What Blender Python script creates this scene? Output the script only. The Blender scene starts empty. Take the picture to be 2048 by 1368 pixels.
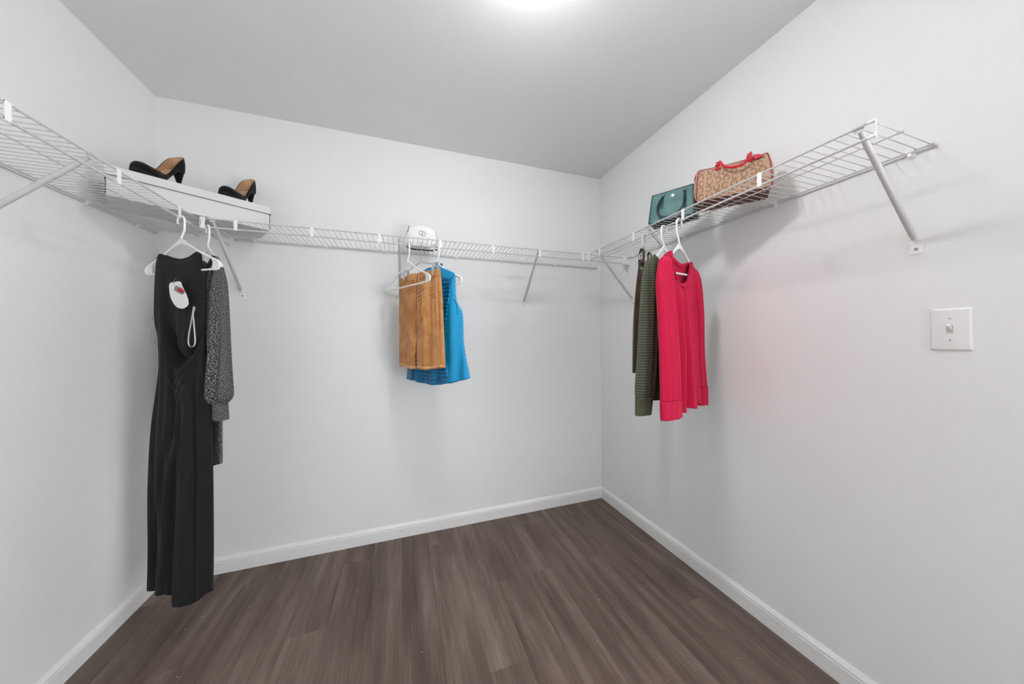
import bpy, math, random
from mathutils import Vector, Matrix
from math import sin, cos, pi, radians, sqrt, atan2, exp

scn = bpy.context.scene
COL = scn.collection
# ------------------------------------------------------------------ camera
XR, XL, YB, CAMZ, CEIL = 1.4492, -1.1563, 2.0271, 1.2011, 2.44
ADDED_DOOR0, ADDED_DOOR1 = -1.0, -.08          # unseen doorway in the right wall, placed to let fill light reach the left wall
YF = -1.15                      # front wall, behind the camera
F_PX, YAW, ROLL = 620.96, 18.665, -0.473
cam_d = bpy.data.cameras.new('camera'); cam = bpy.data.objects.new('camera', cam_d); COL.objects.link(cam)
cam_d.sensor_width = 36.0; cam_d.lens = F_PX/2048*36.0
cam_d.shift_x = (1024-1012.67)/2048; cam_d.shift_y = -(684-682.6)/2048
cam_d.clip_start = 0.02
cam.matrix_world = Matrix.Translation((0, 0, CAMZ)) @ Matrix.Rotation(radians(-YAW), 4, 'Z') @ Matrix.Rotation(radians(90), 4, 'X') @ Matrix.Rotation(radians(ROLL), 4, 'Z')
scn.camera = cam
# ------------------------------------------------------------------ world (added fill light entering by the unseen doorway)
w = bpy.data.worlds.new('world'); scn.world = w; w.use_nodes = True
w.node_tree.nodes['Background'].inputs[0].default_value = (.965, .985, 1.0, 1)
w.node_tree.nodes['Background'].inputs[1].default_value = 7.9
scn.view_settings.view_transform = 'Standard'; scn.view_settings.look = 'None'
scn.view_settings.gamma = 1.0; scn.view_settings.use_curve_mapping = False
scn.view_settings.exposure = 0.0
LAMP_POWER = 112.0

# ------------------------------------------------------------------ materials
def lin(c): 
    c /= 255.0
    return c/12.92 if c <= .04045 else ((c+.055)/1.055)**2.4
def S(r, g, b, k=1.0): return (lin(r)*k, lin(g)*k, lin(b)*k, 1.0)
def new_mat(name, color=(.8, .8, .8, 1), rough=.5, metal=0.0, spec=.5, **kw):
    m = bpy.data.materials.new(name); m.use_nodes = True
    b = m.node_tree.nodes['Principled BSDF']
    b.inputs['Base Color'].default_value = color; b.inputs['Roughness'].default_value = rough
    b.inputs['Metallic'].default_value = metal; b.inputs['Specular IOR Level'].default_value = spec
    for k, v in kw.items(): b.inputs[k.replace('_', ' ')].default_value = v
    return m
def N(m, t, **kw):
    n = m.node_tree.nodes.new(t)
    for k, v in kw.items(): setattr(n, k, v)
    return n
def LK(m, a, b): m.node_tree.links.new(a, b)
def bsdf(m): return m.node_tree.nodes['Principled BSDF']
def coords(m, kind='Object', scale=(1, 1, 1)):
    t = N(m, 'ShaderNodeTexCoord'); mp = N(m, 'ShaderNodeMapping'); mp.inputs['Scale'].default_value = scale
    LK(m, t.outputs[kind], mp.inputs['Vector']); return mp.outputs['Vector']
def bump(m, height, strength, dist):
    b = N(m, 'ShaderNodeBump'); b.inputs['Strength'].default_value = strength; b.inputs['Distance'].default_value = dist
    LK(m, height, b.inputs['Height']); LK(m, b.outputs['Normal'], bsdf(m).inputs['Normal']); return b
def noise(m, vec, scale, detail=3, rough=.5):
    n = N(m, 'ShaderNodeTexNoise'); n.inputs['Scale'].default_value = scale; n.inputs['Detail'].default_value = detail
    n.inputs['Roughness'].default_value = rough; LK(m, vec, n.inputs['Vector']); return n.outputs['Fac']
def ramp(m, fac, stops):
    r = N(m, 'ShaderNodeValToRGB'); e = r.color_ramp.elements
    while len(e) < len(stops): e.new(.5)
    for i, (p, c) in enumerate(stops): e[i].position = p; e[i].color = c
    LK(m, fac, r.inputs['Fac']); return r.outputs['Color']
def mathn(m, op, a, b=None):
    n = N(m, 'ShaderNodeMath', operation=op)
    for i, v in enumerate((a, b)):
        if v is None: continue
        if isinstance(v, (int, float)): n.inputs[i].default_value = v
        else: LK(m, v, n.inputs[i])
    return n.outputs[0]

M = {}
m = M['wall'] = new_mat('wall_paint', (.86, .863, .866, 1), .75, spec=.2)
v = coords(m, 'Object'); bump(m, noise(m, v, 160, 3), .12, .002)
m = M['ceiling'] = new_mat('ceiling_paint', (.84, .84, .835, 1), .9, spec=.1)
v = coords(m, 'Object'); bump(m, noise(m, v, 90, 3), .1, .002)
M['trim'] = new_mat('trim_paint', (.86, .862, .862, 1), .32)
m = M['shelf'] = new_mat('white_vinyl_coated_wire', (.60, .60, .60, 1), .4)
M['clip'] = new_mat('white_clip_plastic', (.90, .90, .90, 1), .35)
M['hanger'] = new_mat('white_hanger_plastic', (.93, .93, .92, 1), .25)
M['clear'] = new_mat('clear_plastic', (.93, .95, .95, 1), .08, Transmission_Weight=.65, IOR=1.45)
M['cream'] = new_mat('cream_translucent_plastic', (.86, .86, .80, 1), .3, Transmission_Weight=.35)
M['screw'] = new_mat('zinc_screw', (.45, .45, .44, 1), .35, metal=.9)
M['chrome'] = new_mat('polished_nickel', (.75, .74, .72, 1), .18, metal=1.0)
M['antique'] = new_mat('aged_silver', (.45, .43, .40, 1), .3, metal=.9)
M['plate'] = new_mat('switch_plastic', (.86, .86, .85, 1), .22)
M['dark'] = new_mat('dark_slot', (.05, .05, .05, 1), .6)
M['caulk'] = new_mat('caulk_line', (.55, .55, .54, 1), .8)

# floor planks: oak-look vinyl, every plank picks its own tone and grain offset
m = M['plank'] = new_mat('vinyl_plank', rough=.48, spec=.35)
tc = N(m, 'ShaderNodeTexCoord'); oi = N(m, 'ShaderNodeObjectInfo')
rv = mathn(m, 'MULTIPLY', oi.outputs['Random'], 37.0)
cb = N(m, 'ShaderNodeCombineXYZ'); LK(m, rv, cb.inputs[0]); LK(m, mathn(m, 'MULTIPLY', oi.outputs['Random'], 91.0), cb.inputs[1])
va = N(m, 'ShaderNodeVectorMath', operation='ADD'); LK(m, tc.outputs['Object'], va.inputs[0]); LK(m, cb.outputs[0], va.inputs[1])
def mp(scale):
    q = N(m, 'ShaderNodeMapping'); q.inputs['Scale'].default_value = scale; LK(m, va.outputs[0], q.inputs['Vector']); return q.outputs['Vector']
n1 = noise(m, mp((15, 1.2, 1)), 1.0, 6, .60)      # broad streaks along the plank
n2 = noise(m, mp((210, 7, 1)), 1.0, 4, .6)        # fine pores
n3 = noise(m, mp((7, 2.2, 1)), 1.0, 3, .5)        # clouds
wv = N(m, 'ShaderNodeTexWave', wave_type='BANDS', bands_direction='X'); wv.inputs['Scale'].default_value = 1.0
wv.inputs['Distortion'].default_value = 9; wv.inputs['Detail'].default_value = 2; wv.inputs['Detail Scale'].default_value = .8
LK(m, mp((26, 2.6, 1)), wv.inputs['Vector'])
f = mathn(m, 'ADD', mathn(m, 'MULTIPLY', n1, .62), mathn(m, 'MULTIPLY', n2, .20))
f = mathn(m, 'ADD', f, mathn(m, 'MULTIPLY', n3, .26)); f = mathn(m, 'ADD', f, mathn(m, 'MULTIPLY', wv.outputs['Fac'], .035))
f = mathn(m, 'ADD', f, mathn(m, 'MULTIPLY', mathn(m, 'SUBTRACT', oi.outputs['Random'], .5), .07))
fl = noise(m, mp((330, 34, 1)), 1.0, 2, .5); fl = mathn(m, 'MULTIPLY', mathn(m, 'MAXIMUM', mathn(m, 'SUBTRACT', fl, .66), 0.0), .9); f = mathn(m, 'ADD', f, fl)
c = ramp(m, f, [(.34, S(70, 57, 51)), (.48, S(92, 77, 69)), (.58, S(109, 94, 85)), (.74, S(140, 125, 114))])
LK(m, c, bsdf(m).inputs['Base Color']); bump(m, f, .12, .001)
M['subfloor'] = new_mat('floor_joint', S(72, 60, 54), .8)

# fabrics (UV in metres)
def fabric(name, color, rough=.85, sheen=.15, spec=.15):
    m = new_mat(name, color, rough, spec=spec); bsdf(m).inputs['Sheen Weight'].default_value = sheen
    bsdf(m).inputs['Sheen Roughness'].default_value = .5; return m
m = M['black_jersey'] = fabric('black_jersey', S(40, 40, 41), .8, .05)
c = ramp(m, noise(m, coords(m, 'UV', (900, 260, 1)), 1, 2), [(.35, S(27, 27, 28)), (.65, S(40, 40, 41))]); LK(m, c, bsdf(m).inputs['Base Color'])
m = M['marl'] = fabric('black_white_marl_knit', S(80, 80, 80), .9, .05)
c = ramp(m, noise(m, coords(m, 'UV', (1, 1.2, 1)), 330, 3, .7), [(.40, S(16, 16, 17)), (.50, S(52, 52, 54)), (.56, S(112, 112, 112)), (.66, S(225, 225, 225))]); LK(m, c, bsdf(m).inputs['Base Color'])
bump(m, noise(m, coords(m, 'UV', (1, 1.2, 1)), 330, 2, .6), .4, .002)
m = M['red_jersey'] = fabric('raspberry_red_jersey', S(200, 24, 68), .8, .1)
bump(m, noise(m, coords(m, 'UV', (700, 120, 1)), 1, 2), .15, .001)
m = M['waffle'] = fabric('olive_waffle_knit', S(84, 90, 74), .95, .1)
uv = N(m, 'ShaderNodeTexCoord'); sp = N(m, 'ShaderNodeSeparateXYZ'); LK(m, uv.outputs['UV'], sp.inputs[0])
su = mathn(m, 'SINE', mathn(m, 'MULTIPLY', sp.outputs[0], 2*pi/.0090)); sv = mathn(m, 'SINE', mathn(m, 'MULTIPLY', sp.outputs[1], 2*pi/.0115))
g = mathn(m, 'ADD', mathn(m, 'MULTIPLY', mathn(m, 'MAXIMUM', su, sv), .24), mathn(m, 'ADD', -.02, mathn(m, 'MULTIPLY', noise(m, coords(m, 'UV', (330, 420, 1)), 1, 3), 1.0)))
c = ramp(m, g, [(.12, S(26, 28, 23)), (.48, S(62, 67, 53)), (.9, S(134, 142, 118))]); LK(m, c, bsdf(m).inputs['Base Color']); bump(m, g, .5, .003)
m = M['olive_rib'] = fabric('olive_rib_knit', S(86, 91, 72), .95, .1)
c = ramp(m, noise(m, coords(m, 'UV', (800, 200, 1)), 1, 2), [(.3, S(66, 71, 55)), (.7, S(104, 108, 88))]); LK(m, c, bsdf(m).inputs['Base Color'])
def corduroy(name, dark, mid, light, wale=.0032):
    m = fabric(name, mid, .9, .3)
    uv = N(m, 'ShaderNodeTexCoord'); sp = N(m, 'ShaderNodeSeparateXYZ'); LK(m, uv.outputs['UV'], sp.inputs[0])
    s_ = mathn(m, 'SINE', mathn(m, 'MULTIPLY', sp.outputs[0], 2*pi/wale))
    n_ = noise(m, coords(m, 'UV', (16, 13, 1)), 1, 6, .62)
    g_ = mathn(m, 'ADD', n_, mathn(m, 'MULTIPLY', s_, .008))
    c_ = ramp(m, g_, [(.3, dark), (.5, mid), (.72, light)]); LK(m, c_, bsdf(m).inputs['Base Color']); bump(m, mathn(m, 'ADD', mathn(m, 'MULTIPLY', s_, .10), n_), .45, .005); return m
M['tan_cord'] = corduroy('amber_corduroy', S(178, 117, 62), S(204, 143, 86), S(222, 164, 108))
M['tan_edge'] = fabric('worn_corduroy_edge', S(226, 172, 122), .9, .2)
M['brown_cord'] = corduroy('dark_brown_corduroy', S(56, 40, 30), S(78, 57, 43), S(96, 74, 58))
m = M['puffer'] = new_mat('blue_quilted_nylon_shaded', S(5, 114, 168), .38, spec=.5)  # vest blue darkened: the skirt's shadow is put into the quilted colour
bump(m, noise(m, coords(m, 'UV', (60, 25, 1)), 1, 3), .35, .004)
m = M['puffer_side'] = new_mat('blue_smooth_nylon_lit', S(14, 156, 212), .42, spec=.45)  # same vest blue, kept lighter as the lit tone
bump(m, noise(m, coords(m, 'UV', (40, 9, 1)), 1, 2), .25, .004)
M['navy_lining'] = fabric('navy_mesh_lining', S(4, 70, 128))
M['tag'] = new_mat('white_card', (.90, .90, .90, 1), .5)
M['tag_grey'] = new_mat('grey_print', S(140, 140, 142), .6)
M['tag_red'] = new_mat('red_print', S(205, 12, 44), .5)
M['ribbon'] = new_mat('grey_satin_ribbon', S(196, 196, 190), .3)
m = M['suede'] = fabric('black_suede', S(22, 21, 20), .95, .12)
M['sole'] = new_mat('dark_outsole', S(36, 36, 36), .55)
M['welt'] = new_mat('grey_sole_edge', S(120, 120, 118), .5)
m = M['shoe_lining'] = new_mat('tan_leather_lining', S(192, 152, 116), .5)
m = M['box'] = new_mat('silver_grey_card', S(214, 215, 215), .55)
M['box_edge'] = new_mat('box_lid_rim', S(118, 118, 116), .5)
m = M['teal'] = new_mat('teal_pebbled_leather', S(76, 122, 120), .5)
c = ramp(m, noise(m, coords(m, 'Object'), 14, 3), [(.35, S(66, 112, 111)), (.7, S(92, 140, 137))]); LK(m, c, bsdf(m).inputs['Base Color'])
bump(m, noise(m, coords(m, 'Object'), 420, 2), .3, .001)
M['teal_dark'] = new_mat('dark_teal_leather', S(34, 58, 58), .4)
M['bag_base'] = new_mat('black_leather_base', S(30, 25, 24), .6)
m = M['canvas'] = new_mat('tan_jacquard_canvas', S(206, 170, 142), .75, spec=.2)
c = ramp(m, noise(m, coords(m, 'Object'), 300, 2), [(.35, S(176, 143, 120)), (.65, S(200, 168, 144))]); LK(m, c, bsdf(m).inputs['Base Color'])
M['canvas_dark'] = new_mat('brown_jacquard_print', S(156, 120, 96), .75, spec=.2)
M['brown_leather'] = new_mat('brown_leather_base', S(92, 56, 46), .6)
M['red_leather'] = new_mat('red_leather', S(206, 18, 46), .38)
M['piping'] = new_mat('dark_red_piping', S(150, 52, 52), .5)
m = M['white_leather'] = new_mat('white_quilted_leather', (.88, .88, .875, 1), .4)
M['black_edge'] = new_mat('black_edge_paint', S(20, 20, 20), .5)
m = M['lamp'] = new_mat('lamp_glass', (1, 1, 1, 1), .4)
bsdf(m).inputs['Emission Color'].default_value = (1.0, .995, .985, 1); bsdf(m).inputs['Emission Strength'].default_value = LAMP_POWER

# ------------------------------------------------------------------ geometry helpers
class MB:
    def __init__(s): s.v = []; s.f = []; s.mi = []; s.uv = []
    def add(s, vs, fs, mi=0, uvs=None):
        o = len(s.v); s.v += [tuple(p) for p in vs]
        s.uv += (list(uvs) if uvs else [(p[0]+p[1]*.7, p[2]) for p in vs])
        s.f += [tuple(i+o for i in f) for f in fs]; s.mi += [mi]*len(fs)
        return s
    def box(s, a, b, mi=0):
        (x0, y0, z0), (x1, y1, z1) = a, b
        vs = [(x0, y0, z0), (x1, y0, z0), (x1, y1, z0), (x0, y1, z0), (x0, y0, z1), (x1, y0, z1), (x1, y1, z1), (x0, y1, z1)]
        return s.add(vs, [(3, 2, 1, 0), (4, 5, 6, 7), (0, 1, 5, 4), (1, 2, 6, 5), (2, 3, 7, 6), (3, 0, 4, 7)], mi)
    def obox(s, c, ax, ay, az, mi=0):       # oriented box: centre and three half axes
        c, ax, ay, az = map(Vector, (c, ax, ay, az))
        vs = [c+ax*i+ay*j+az*k for k in (-1, 1) for i, j in ((-1, -1), (1, -1), (1, 1), (-1, 1))]
        return s.add(vs, [(3, 2, 1, 0), (4, 5, 6, 7), (0, 1, 5, 4), (1, 2, 6, 5), (2, 3, 7, 6), (3, 0, 4, 7)], mi)
    def tube(s, pts, r, seg=8, closed=False, mi=0, flat=None, up=None):
        pts = [Vector(p) for p in pts]; n = len(pts)
        rs = r if isinstance(r, (list, tuple)) else [r]*n
        tang = []
        for i in range(n):
            if closed: t = pts[(i+1) % n]-pts[i-1]
            else: t = pts[min(i+1, n-1)]-pts[max(i-1, 0)]
            tang.append(t.normalized())
        ref = Vector(up) if up else (Vector((0, 0, 1)) if abs(tang[0].z) < .9 else Vector((1, 0, 0)))
        nrm = (ref-tang[0]*ref.dot(tang[0])).normalized(); vs = []
        for i in range(n):
            nrm = nrm-tang[i]*nrm.dot(tang[i])
            nrm = nrm.normalized() if nrm.length > 1e-6 else tang[i].orthogonal().normalized()
            bi = tang[i].cross(nrm)
            k = flat if flat else 1.0
            for j in range(seg):
                a = 2*pi*j/seg
                vs.append(pts[i]+nrm*(cos(a)*rs[i])+bi*(sin(a)*rs[i]*k))
        fs = []
        for i in range(n if closed else n-1):
            for j in range(seg):
                a = i*seg+j; b = i*seg+(j+1) % seg; c = ((i+1) % n)*seg+(j+1) % seg; d = ((i+1) % n)*seg+j
                fs.append((a, b, c, d))
        if not closed:
            fs.append(tuple(range(seg-1, -1, -1))); fs.append(tuple((n-1)*seg+j for j in range(seg)))
        return s.add(vs, fs, mi)
    def ball(s, c, r, seg=12, rings=8, mi=0, sc=(1, 1, 1)):
        vs = [(c[0], c[1], c[2]+r*sc[2])]
        for i in range(1, rings):
            a = pi*i/rings
            for j in range(seg):
                b = 2*pi*j/seg; vs.append((c[0]+r*sc[0]*sin(a)*cos(b), c[1]+r*sc[1]*sin(a)*sin(b), c[2]+r*sc[2]*cos(a)))
        vs.append((c[0], c[1], c[2]-r*sc[2])); fs = [(0, 1+j, 1+(j+1) % seg) for j in range(seg)]
        for i in range(rings-2):
            for j in range(seg):
                a = 1+i*seg+j; b = 1+i*seg+(j+1) % seg; fs.append((a, a+seg, b+seg, b))
        l = len(vs)-1; o = 1+(rings-2)*seg
        fs += [(l, o+(j+1) % seg, o+j) for j in range(seg)]
        return s.add(vs, fs, mi)
    def disc(s, c, n, r, h, seg=20, mi=0, r2=None):   # short cylinder along n
        c = Vector(c); n = Vector(n).normalized()
        return s.tube([c, c+n*h], [r, r2 if r2 is not None else r], seg, mi=mi)
    def grid(s, nu, nv, fn, closed_u=False, mi=0, skip=None, uvf=None):
        vs = []; uvs = []
        for j in range(nv+1):
            for i in range(nu if closed_u else nu+1):
                vs.append(fn(i/nu, j/nv)); uvs.append(uvf(i/nu, j/nv) if uvf else (vs[-1][0], vs[-1][2]))
        W = nu if closed_u else nu+1; fs = []
        for j in range(nv):
            for i in range(nu):
                if skip and skip((i+.5)/nu, (j+.5)/nv): continue
                a = j*W+i; b = j*W+(i+1) % W; fs.append((a, b, b+W, a+W))
        return s.add(vs, fs, mi, uvs)

def part(name, mb, mat, parent=None, smooth=True, solid=0, solid_off=0, bevel=0, mats=None, label=None, root=None, subd=0, smooth_angle=None, rim=None, inner=None):
    loc = Vector((0, 0, 0))
    r = root or parent
    while r is not None and r.parent is not None: r = r.parent
    if r is not None: loc = r.location
    me = bpy.data.meshes.new(name); me.from_pydata([tuple(Vector(p)-loc) for p in mb.v], [], mb.f)
    for mm in (mats or [mat]): me.materials.append(M[mm] if isinstance(mm, str) else mm)
    for p, k in zip(me.polygons, mb.mi): p.material_index = k; p.use_smooth = smooth
    ul = me.uv_layers.new(name='UVMap')
    for l in me.loops: ul.data[l.index].uv = mb.uv[l.vertex_index]
    me.update()
    o = bpy.data.objects.new(name, me); COL.objects.link(o)
    if parent is not None: o.parent = parent
    if smooth and smooth_angle is not None:
        me.polygons.foreach_set('use_smooth', [True]*len(me.polygons)); me.update()
        me.set_sharp_from_angle(angle=radians(smooth_angle))
    if bevel:
        b = o.modifiers.new('bevel', 'BEVEL'); b.width = bevel; b.segments = 2; b.limit_method = 'ANGLE'; b.angle_limit = radians(40)
    if solid:
        q = o.modifiers.new('solid', 'SOLIDIFY'); q.thickness = solid; q.offset = solid_off; q.use_even_offset = False
        if inner is not None: q.material_offset = inner
        if rim is not None: q.material_offset_rim = rim
    if subd:
        q = o.modifiers.new('sub', 'SUBSURF'); q.levels = subd; q.render_levels = subd
    if label: o['label'] = label
    return o
def thing(name, label, cat, loc=(0, 0, 0), group=None):
    o = bpy.data.objects.new(name, None); COL.objects.link(o); o.location = loc; o.empty_display_size = .05
    o['label'] = label; o['category'] = cat
    if group: o['group'] = group
    return o
def struct(name, mb, mat, smooth=False, **kw):
    o = part(name, mb, mat, None, smooth=smooth, **kw); o['kind'] = 'structure'; return o
def arc(c, r, a0, a1, n, ax, ay):
    c, ax, ay = Vector(c), Vector(ax), Vector(ay)
    return [c+ax*(r*cos(a0+(a1-a0)*i/n))+ay*(r*sin(a0+(a1-a0)*i/n)) for i in range(n+1)]
def lerp1(tab, x):
    if x <= tab[0][0]: return tab[0][1]
    for (a, va_), (b, vb) in zip(tab, tab[1:]):
        if x <= b: return va_+(vb-va_)*(x-a)/(b-a) if b > a else vb
    return tab[-1][1]
_pc = {}
def sm1(tab, x):    # smooth monotone (pchip) table lookup
    key = id(tab)
    if key not in _pc or _pc[key][0] is not tab:
        n = len(tab); h = [tab[i+1][0]-tab[i][0] for i in range(n-1)]; d = [(tab[i+1][1]-tab[i][1])/h[i] for i in range(n-1)]
        mm = [d[0]]+[0 if d[i-1]*d[i] <= 0 else 2*d[i-1]*d[i]/(d[i-1]+d[i]) for i in range(1, n-1)]+[d[-1]]
        _pc[key] = (tab, mm)
    mm = _pc[key][1]
    if x <= tab[0][0]: return tab[0][1]
    for i in range(len(tab)-1):
        a, b = tab[i], tab[i+1]
        if x <= b[0]:
            h = b[0]-a[0]; t = (x-a[0])/h; t2 = t*t; t3 = t2*t
            return (2*t3-3*t2+1)*a[1]+(t3-2*t2+t)*h*mm[i]+(3*t2-2*t3)*b[1]+(t3-t2)*h*mm[i+1]
    return tab[-1][1]
def catmull(pts, n=8, closed=False):
    P = [Vector(p) for p in pts]; out = []; L = len(P)
    rng = range(L if closed else L-1)
    for i in rng:
        p0 = P[(i-1) % L] if (closed or i > 0) else P[0]*2-P[1]; p1 = P[i]; p2 = P[(i+1) % L]
        p3 = P[(i+2) % L] if (closed or i+2 < L) else P[-1]*2-P[-2]
        for k in range(n):
            t = k/n
            out.append(.5*((2*p1)+(p2-p0)*t+(2*p0-5*p1+4*p2-p3)*t*t+(3*p1-p0-3*p2+p3)*t**3))
    if not closed: out.append(P[-1])
    return out
class Fr:
    """vertical frame: u along the hanger, w away from the viewer, z up"""
    def __init__(s, x, y, deg):
        s.o = Vector((x, y, 0)); a = radians(deg); s.u = Vector((cos(a), sin(a), 0)); s.w = Vector((-sin(a), cos(a), 0)); s.z = Vector((0, 0, 1))
    def __call__(s, u, w, z): return s.o+s.u*u+s.w*w+Vector((0, 0, z))

# ------------------------------------------------------------------ room shell
T = .1
struct('wall_back', MB().box((XL-T, YB, 0), (XR+T, YB+T, CEIL)), 'wall')
struct('wall_left', MB().box((XL-T, YF-T, 0), (XL, YB, CEIL)), 'wall')
mb = MB(); mb.box((XR, ADDED_DOOR1, 0), (XR+T, YB, CEIL)); mb.box((XR, YF-T, 0), (XR+T, ADDED_DOOR0, CEIL)); mb.box((XR, ADDED_DOOR0, 2.05), (XR+T, ADDED_DOOR1, CEIL))
struct('wall_right', mb, 'wall')
mb = MB().box((XL, YF-T, 0), (XR, YF, CEIL))
struct('wall_front', mb, 'wall')
struct('ceiling', MB().box((XL-T, YF-T, CEIL), (XR+T, YB+T, CEIL+T)), 'ceiling')
floor = struct('floor', MB().box((XL-T, YF-T, -.1), (XR+T, YB+T, -.004)), 'subfloor')
# planks 150 x 1200 mm, end joints in thirds
PW, PL, G = .15, 1.2, .00012
joint = {0: 1.88, 1: 1.485, 2: 1.087}
seq = {}
for k in range(-12, 10): seq[k] = {0: 1, 1: 0, 2: 2}[k % 3]
seq[1] = 1; seq[-3] = 2; seq[2] = 0; seq[3] = 1
rng = random.Random(4)
for k in range(-12, 8):
    x0 = .444+k*PW; x1 = x0+PW
    x0c, x1c = max(x0, XL), min(x1, XR)
    if x1c-x0c < .004: continue
    y = joint[seq[k]]
    while y-PL > YF: y -= PL
    y -= PL
    while y < YB:
        a, b = max(y, YF), min(y+PL, YB)
        if b-a > .01:
            h = .00015*rng.random()
            e = .00015
            # low-poly plank with a tiny chamfer
            X0, X1, Y0, Y1 = x0c+G, x1c-G, a+G, b-G
            vs = [(X0, Y0, -.004), (X1, Y0, -.004), (X1, Y1, -.004), (X0, Y1, -.004), (X0, Y0, -e+h-.0004), (X1, Y0, -e+h-.0004), (X1, Y1, -e+h-.0004), (X0, Y1, -e+h-.0004),
                  (X0+e, Y0+e, h-.0004), (X1-e, Y0+e, h-.0004), (X1-e, Y1-e, h-.0004), (X0+e, Y1-e, h-.0004)]
            fs = [(0, 1, 5, 4), (1, 2, 6, 5), (2, 3, 7, 6), (3, 0, 4, 7), (4, 5, 9, 8), (5, 6, 10, 9), (6, 7, 11, 10), (7, 4, 8, 11), (8, 9, 10, 11)]
            part('plank', MB().add(vs, fs), 'plank', floor, smooth=False)
        y += PL
# baseboards (profile: flat face, small bead, curved top)
BP = [(0, 0), (.0125, 0), (.0125, .058), (.0108, .060), (.0108, .063), (.0118, .0655), (.0105, .070), (.0075, .075), (.0045, .0805), (.003, .083), (0, .083)]
def baseboard(name, p0, p1, inward):
    p0, p1, n = Vector(p0), Vector(p1), Vector(inward)
    vs = []
    for p, sgn in ((p0, 1), (p1, -1)):
        for (d, z) in BP: vs.append(p+n*d+Vector((0, 0, z)))
    k = len(BP); fs = [(i, i+1, k+i+1, k+i) for i in range(k-1)]+[tuple(range(k-1, -1, -1)), tuple(range(k, 2*k))]
    struct(name, MB().add(vs, fs), 'trim')
baseboard('baseboard_back', (XL, YB, 0), (XR, YB, 0), (0, -1, 0))
baseboard('baseboard_left', (XL, YF, 0), (XL, YB-.0125, 0), (1, 0, 0))
baseboard('baseboard_right', (XR, ADDED_DOOR1, 0), (XR, YB-.0125, 0), (-1, 0, 0))

# ------------------------------------------------------------------ ceiling lamp, just above the frame
LX, LY = .39, .812
lamp = thing('ceiling_light', 'round white glass flush-mounted dome light on the ceiling', 'ceiling light', (LX, LY, CEIL))
mb = MB(); mb.disc((LX, LY, CEIL-.022), (0, 0, 1), .095, .022, 40)
part('base_ring', mb, 'trim', lamp)
def dome(u, v):
    a = 2*pi*u; r = .082*cos(v*pi/2)+.0005; return (LX+r*cos(a), LY+r*sin(a), CEIL-.022-.055*sin(v*pi/2))
part('glass_shade', MB().grid(40, 12, dome, closed_u=True), 'lamp', lamp)

# ------------------------------------------------------------------ light switch on the right wall
sy, sz = .4225, 1.2242
sw = thing('light_switch', 'white single toggle light switch plate on right wall', 'light switch', (XR, sy, sz))
def rrect(w_, h_, r, n=5):
    out = []
    for cx, cy, a0 in ((w_-r, h_-r, 0), (-w_+r, h_-r, 90), (-w_+r, -h_+r, 180), (w_-r, -h_+r, 270)):
        for i in range(n+1): a = radians(a0+90*i/n); out.append((cx+r*cos(a), cy+r*sin(a)))
    return out
mb = MB(); rings = [(.0352, .0588, .004, 0.0), (.0352, .0588, .004, .0022), (.0340, .0576, .004, .0042), (.0318, .0554, .004, .0056), (.0300, .0536, .004, .0060)]
vs = []; k = 24
for (a, b, r, d) in rings:
    for (p, q) in rrect(a, b, r): vs.append((XR-d, sy+p, sz+q))
fs = [(i*k+j, i*k+(j+1) % k, (i+1)*k+(j+1) % k, (i+1)*k+j) for i in range(len(rings)-1) for j in range(k)]
fs.append(tuple((len(rings)-1)*k+j for j in range(k)))
mb.add(vs, fs); part('plate', mb, 'plate', sw, smooth_angle=50)
mb = MB()
for s_ in (-1, 1):
    mb.box((XR-.0072, sy+s_*.0062-.0008, sz-.0130), (XR-.0058, sy+s_*.0062+.0008, sz+.0130))
    mb.box((XR-.0072, sy-.0062, sz+s_*.0122-.0008), (XR-.0058, sy+.0062, sz+s_*.0122+.0008))
part('collar', mb, 'plate', sw, smooth=False, bevel=.0003)
part('slot', MB().box((XR-.0063, sy-.0052, sz-.0112), (XR-.0058, sy+.0052, sz+.0112)), M['caulk'], sw, smooth=False)
mb = MB(); mb.add([(XR-.006, sy-.004, sz-.004), (XR-.006, sy+.004, sz-.004), (XR-.006, sy+.004, sz+.008), (XR-.006, sy-.004, sz+.008),
                   (XR-.019, sy-.003, sz+.0085), (XR-.019, sy+.003, sz+.0085), (XR-.017, sy+.003, sz+.0145), (XR-.017, sy-.003, sz+.0145)],
                  [(3, 2, 1, 0), (4, 5, 6, 7), (0, 1, 5, 4), (1, 2, 6, 5), (2, 3, 7, 6), (3, 0, 4, 7)])
part('toggle', mb, 'plate', sw, smooth=False, bevel=.0008)
for s_ in (-1, 1):
    mb = MB(); mb.disc((XR-.0058, sy, sz+s_*.0302), (-1, 0, 0), .0034, .0013, 16)
    sc = part('screw', mb, 'plate', sw, smooth_angle=40)
    if s_ > 0: mb = MB().obox((XR-.0073, sy, sz+s_*.0302), (.0004, 0, 0), (0, .0028, .0004), (0, 0, .0005))
    else: mb = MB().obox((XR-.0073, sy, sz+s_*.0302), (.0004, 0, 0), (0, .0006, 0), (0, 0, .0028))
    part('screw_slot', mb, M['dark'], sc, smooth=False)

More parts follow.
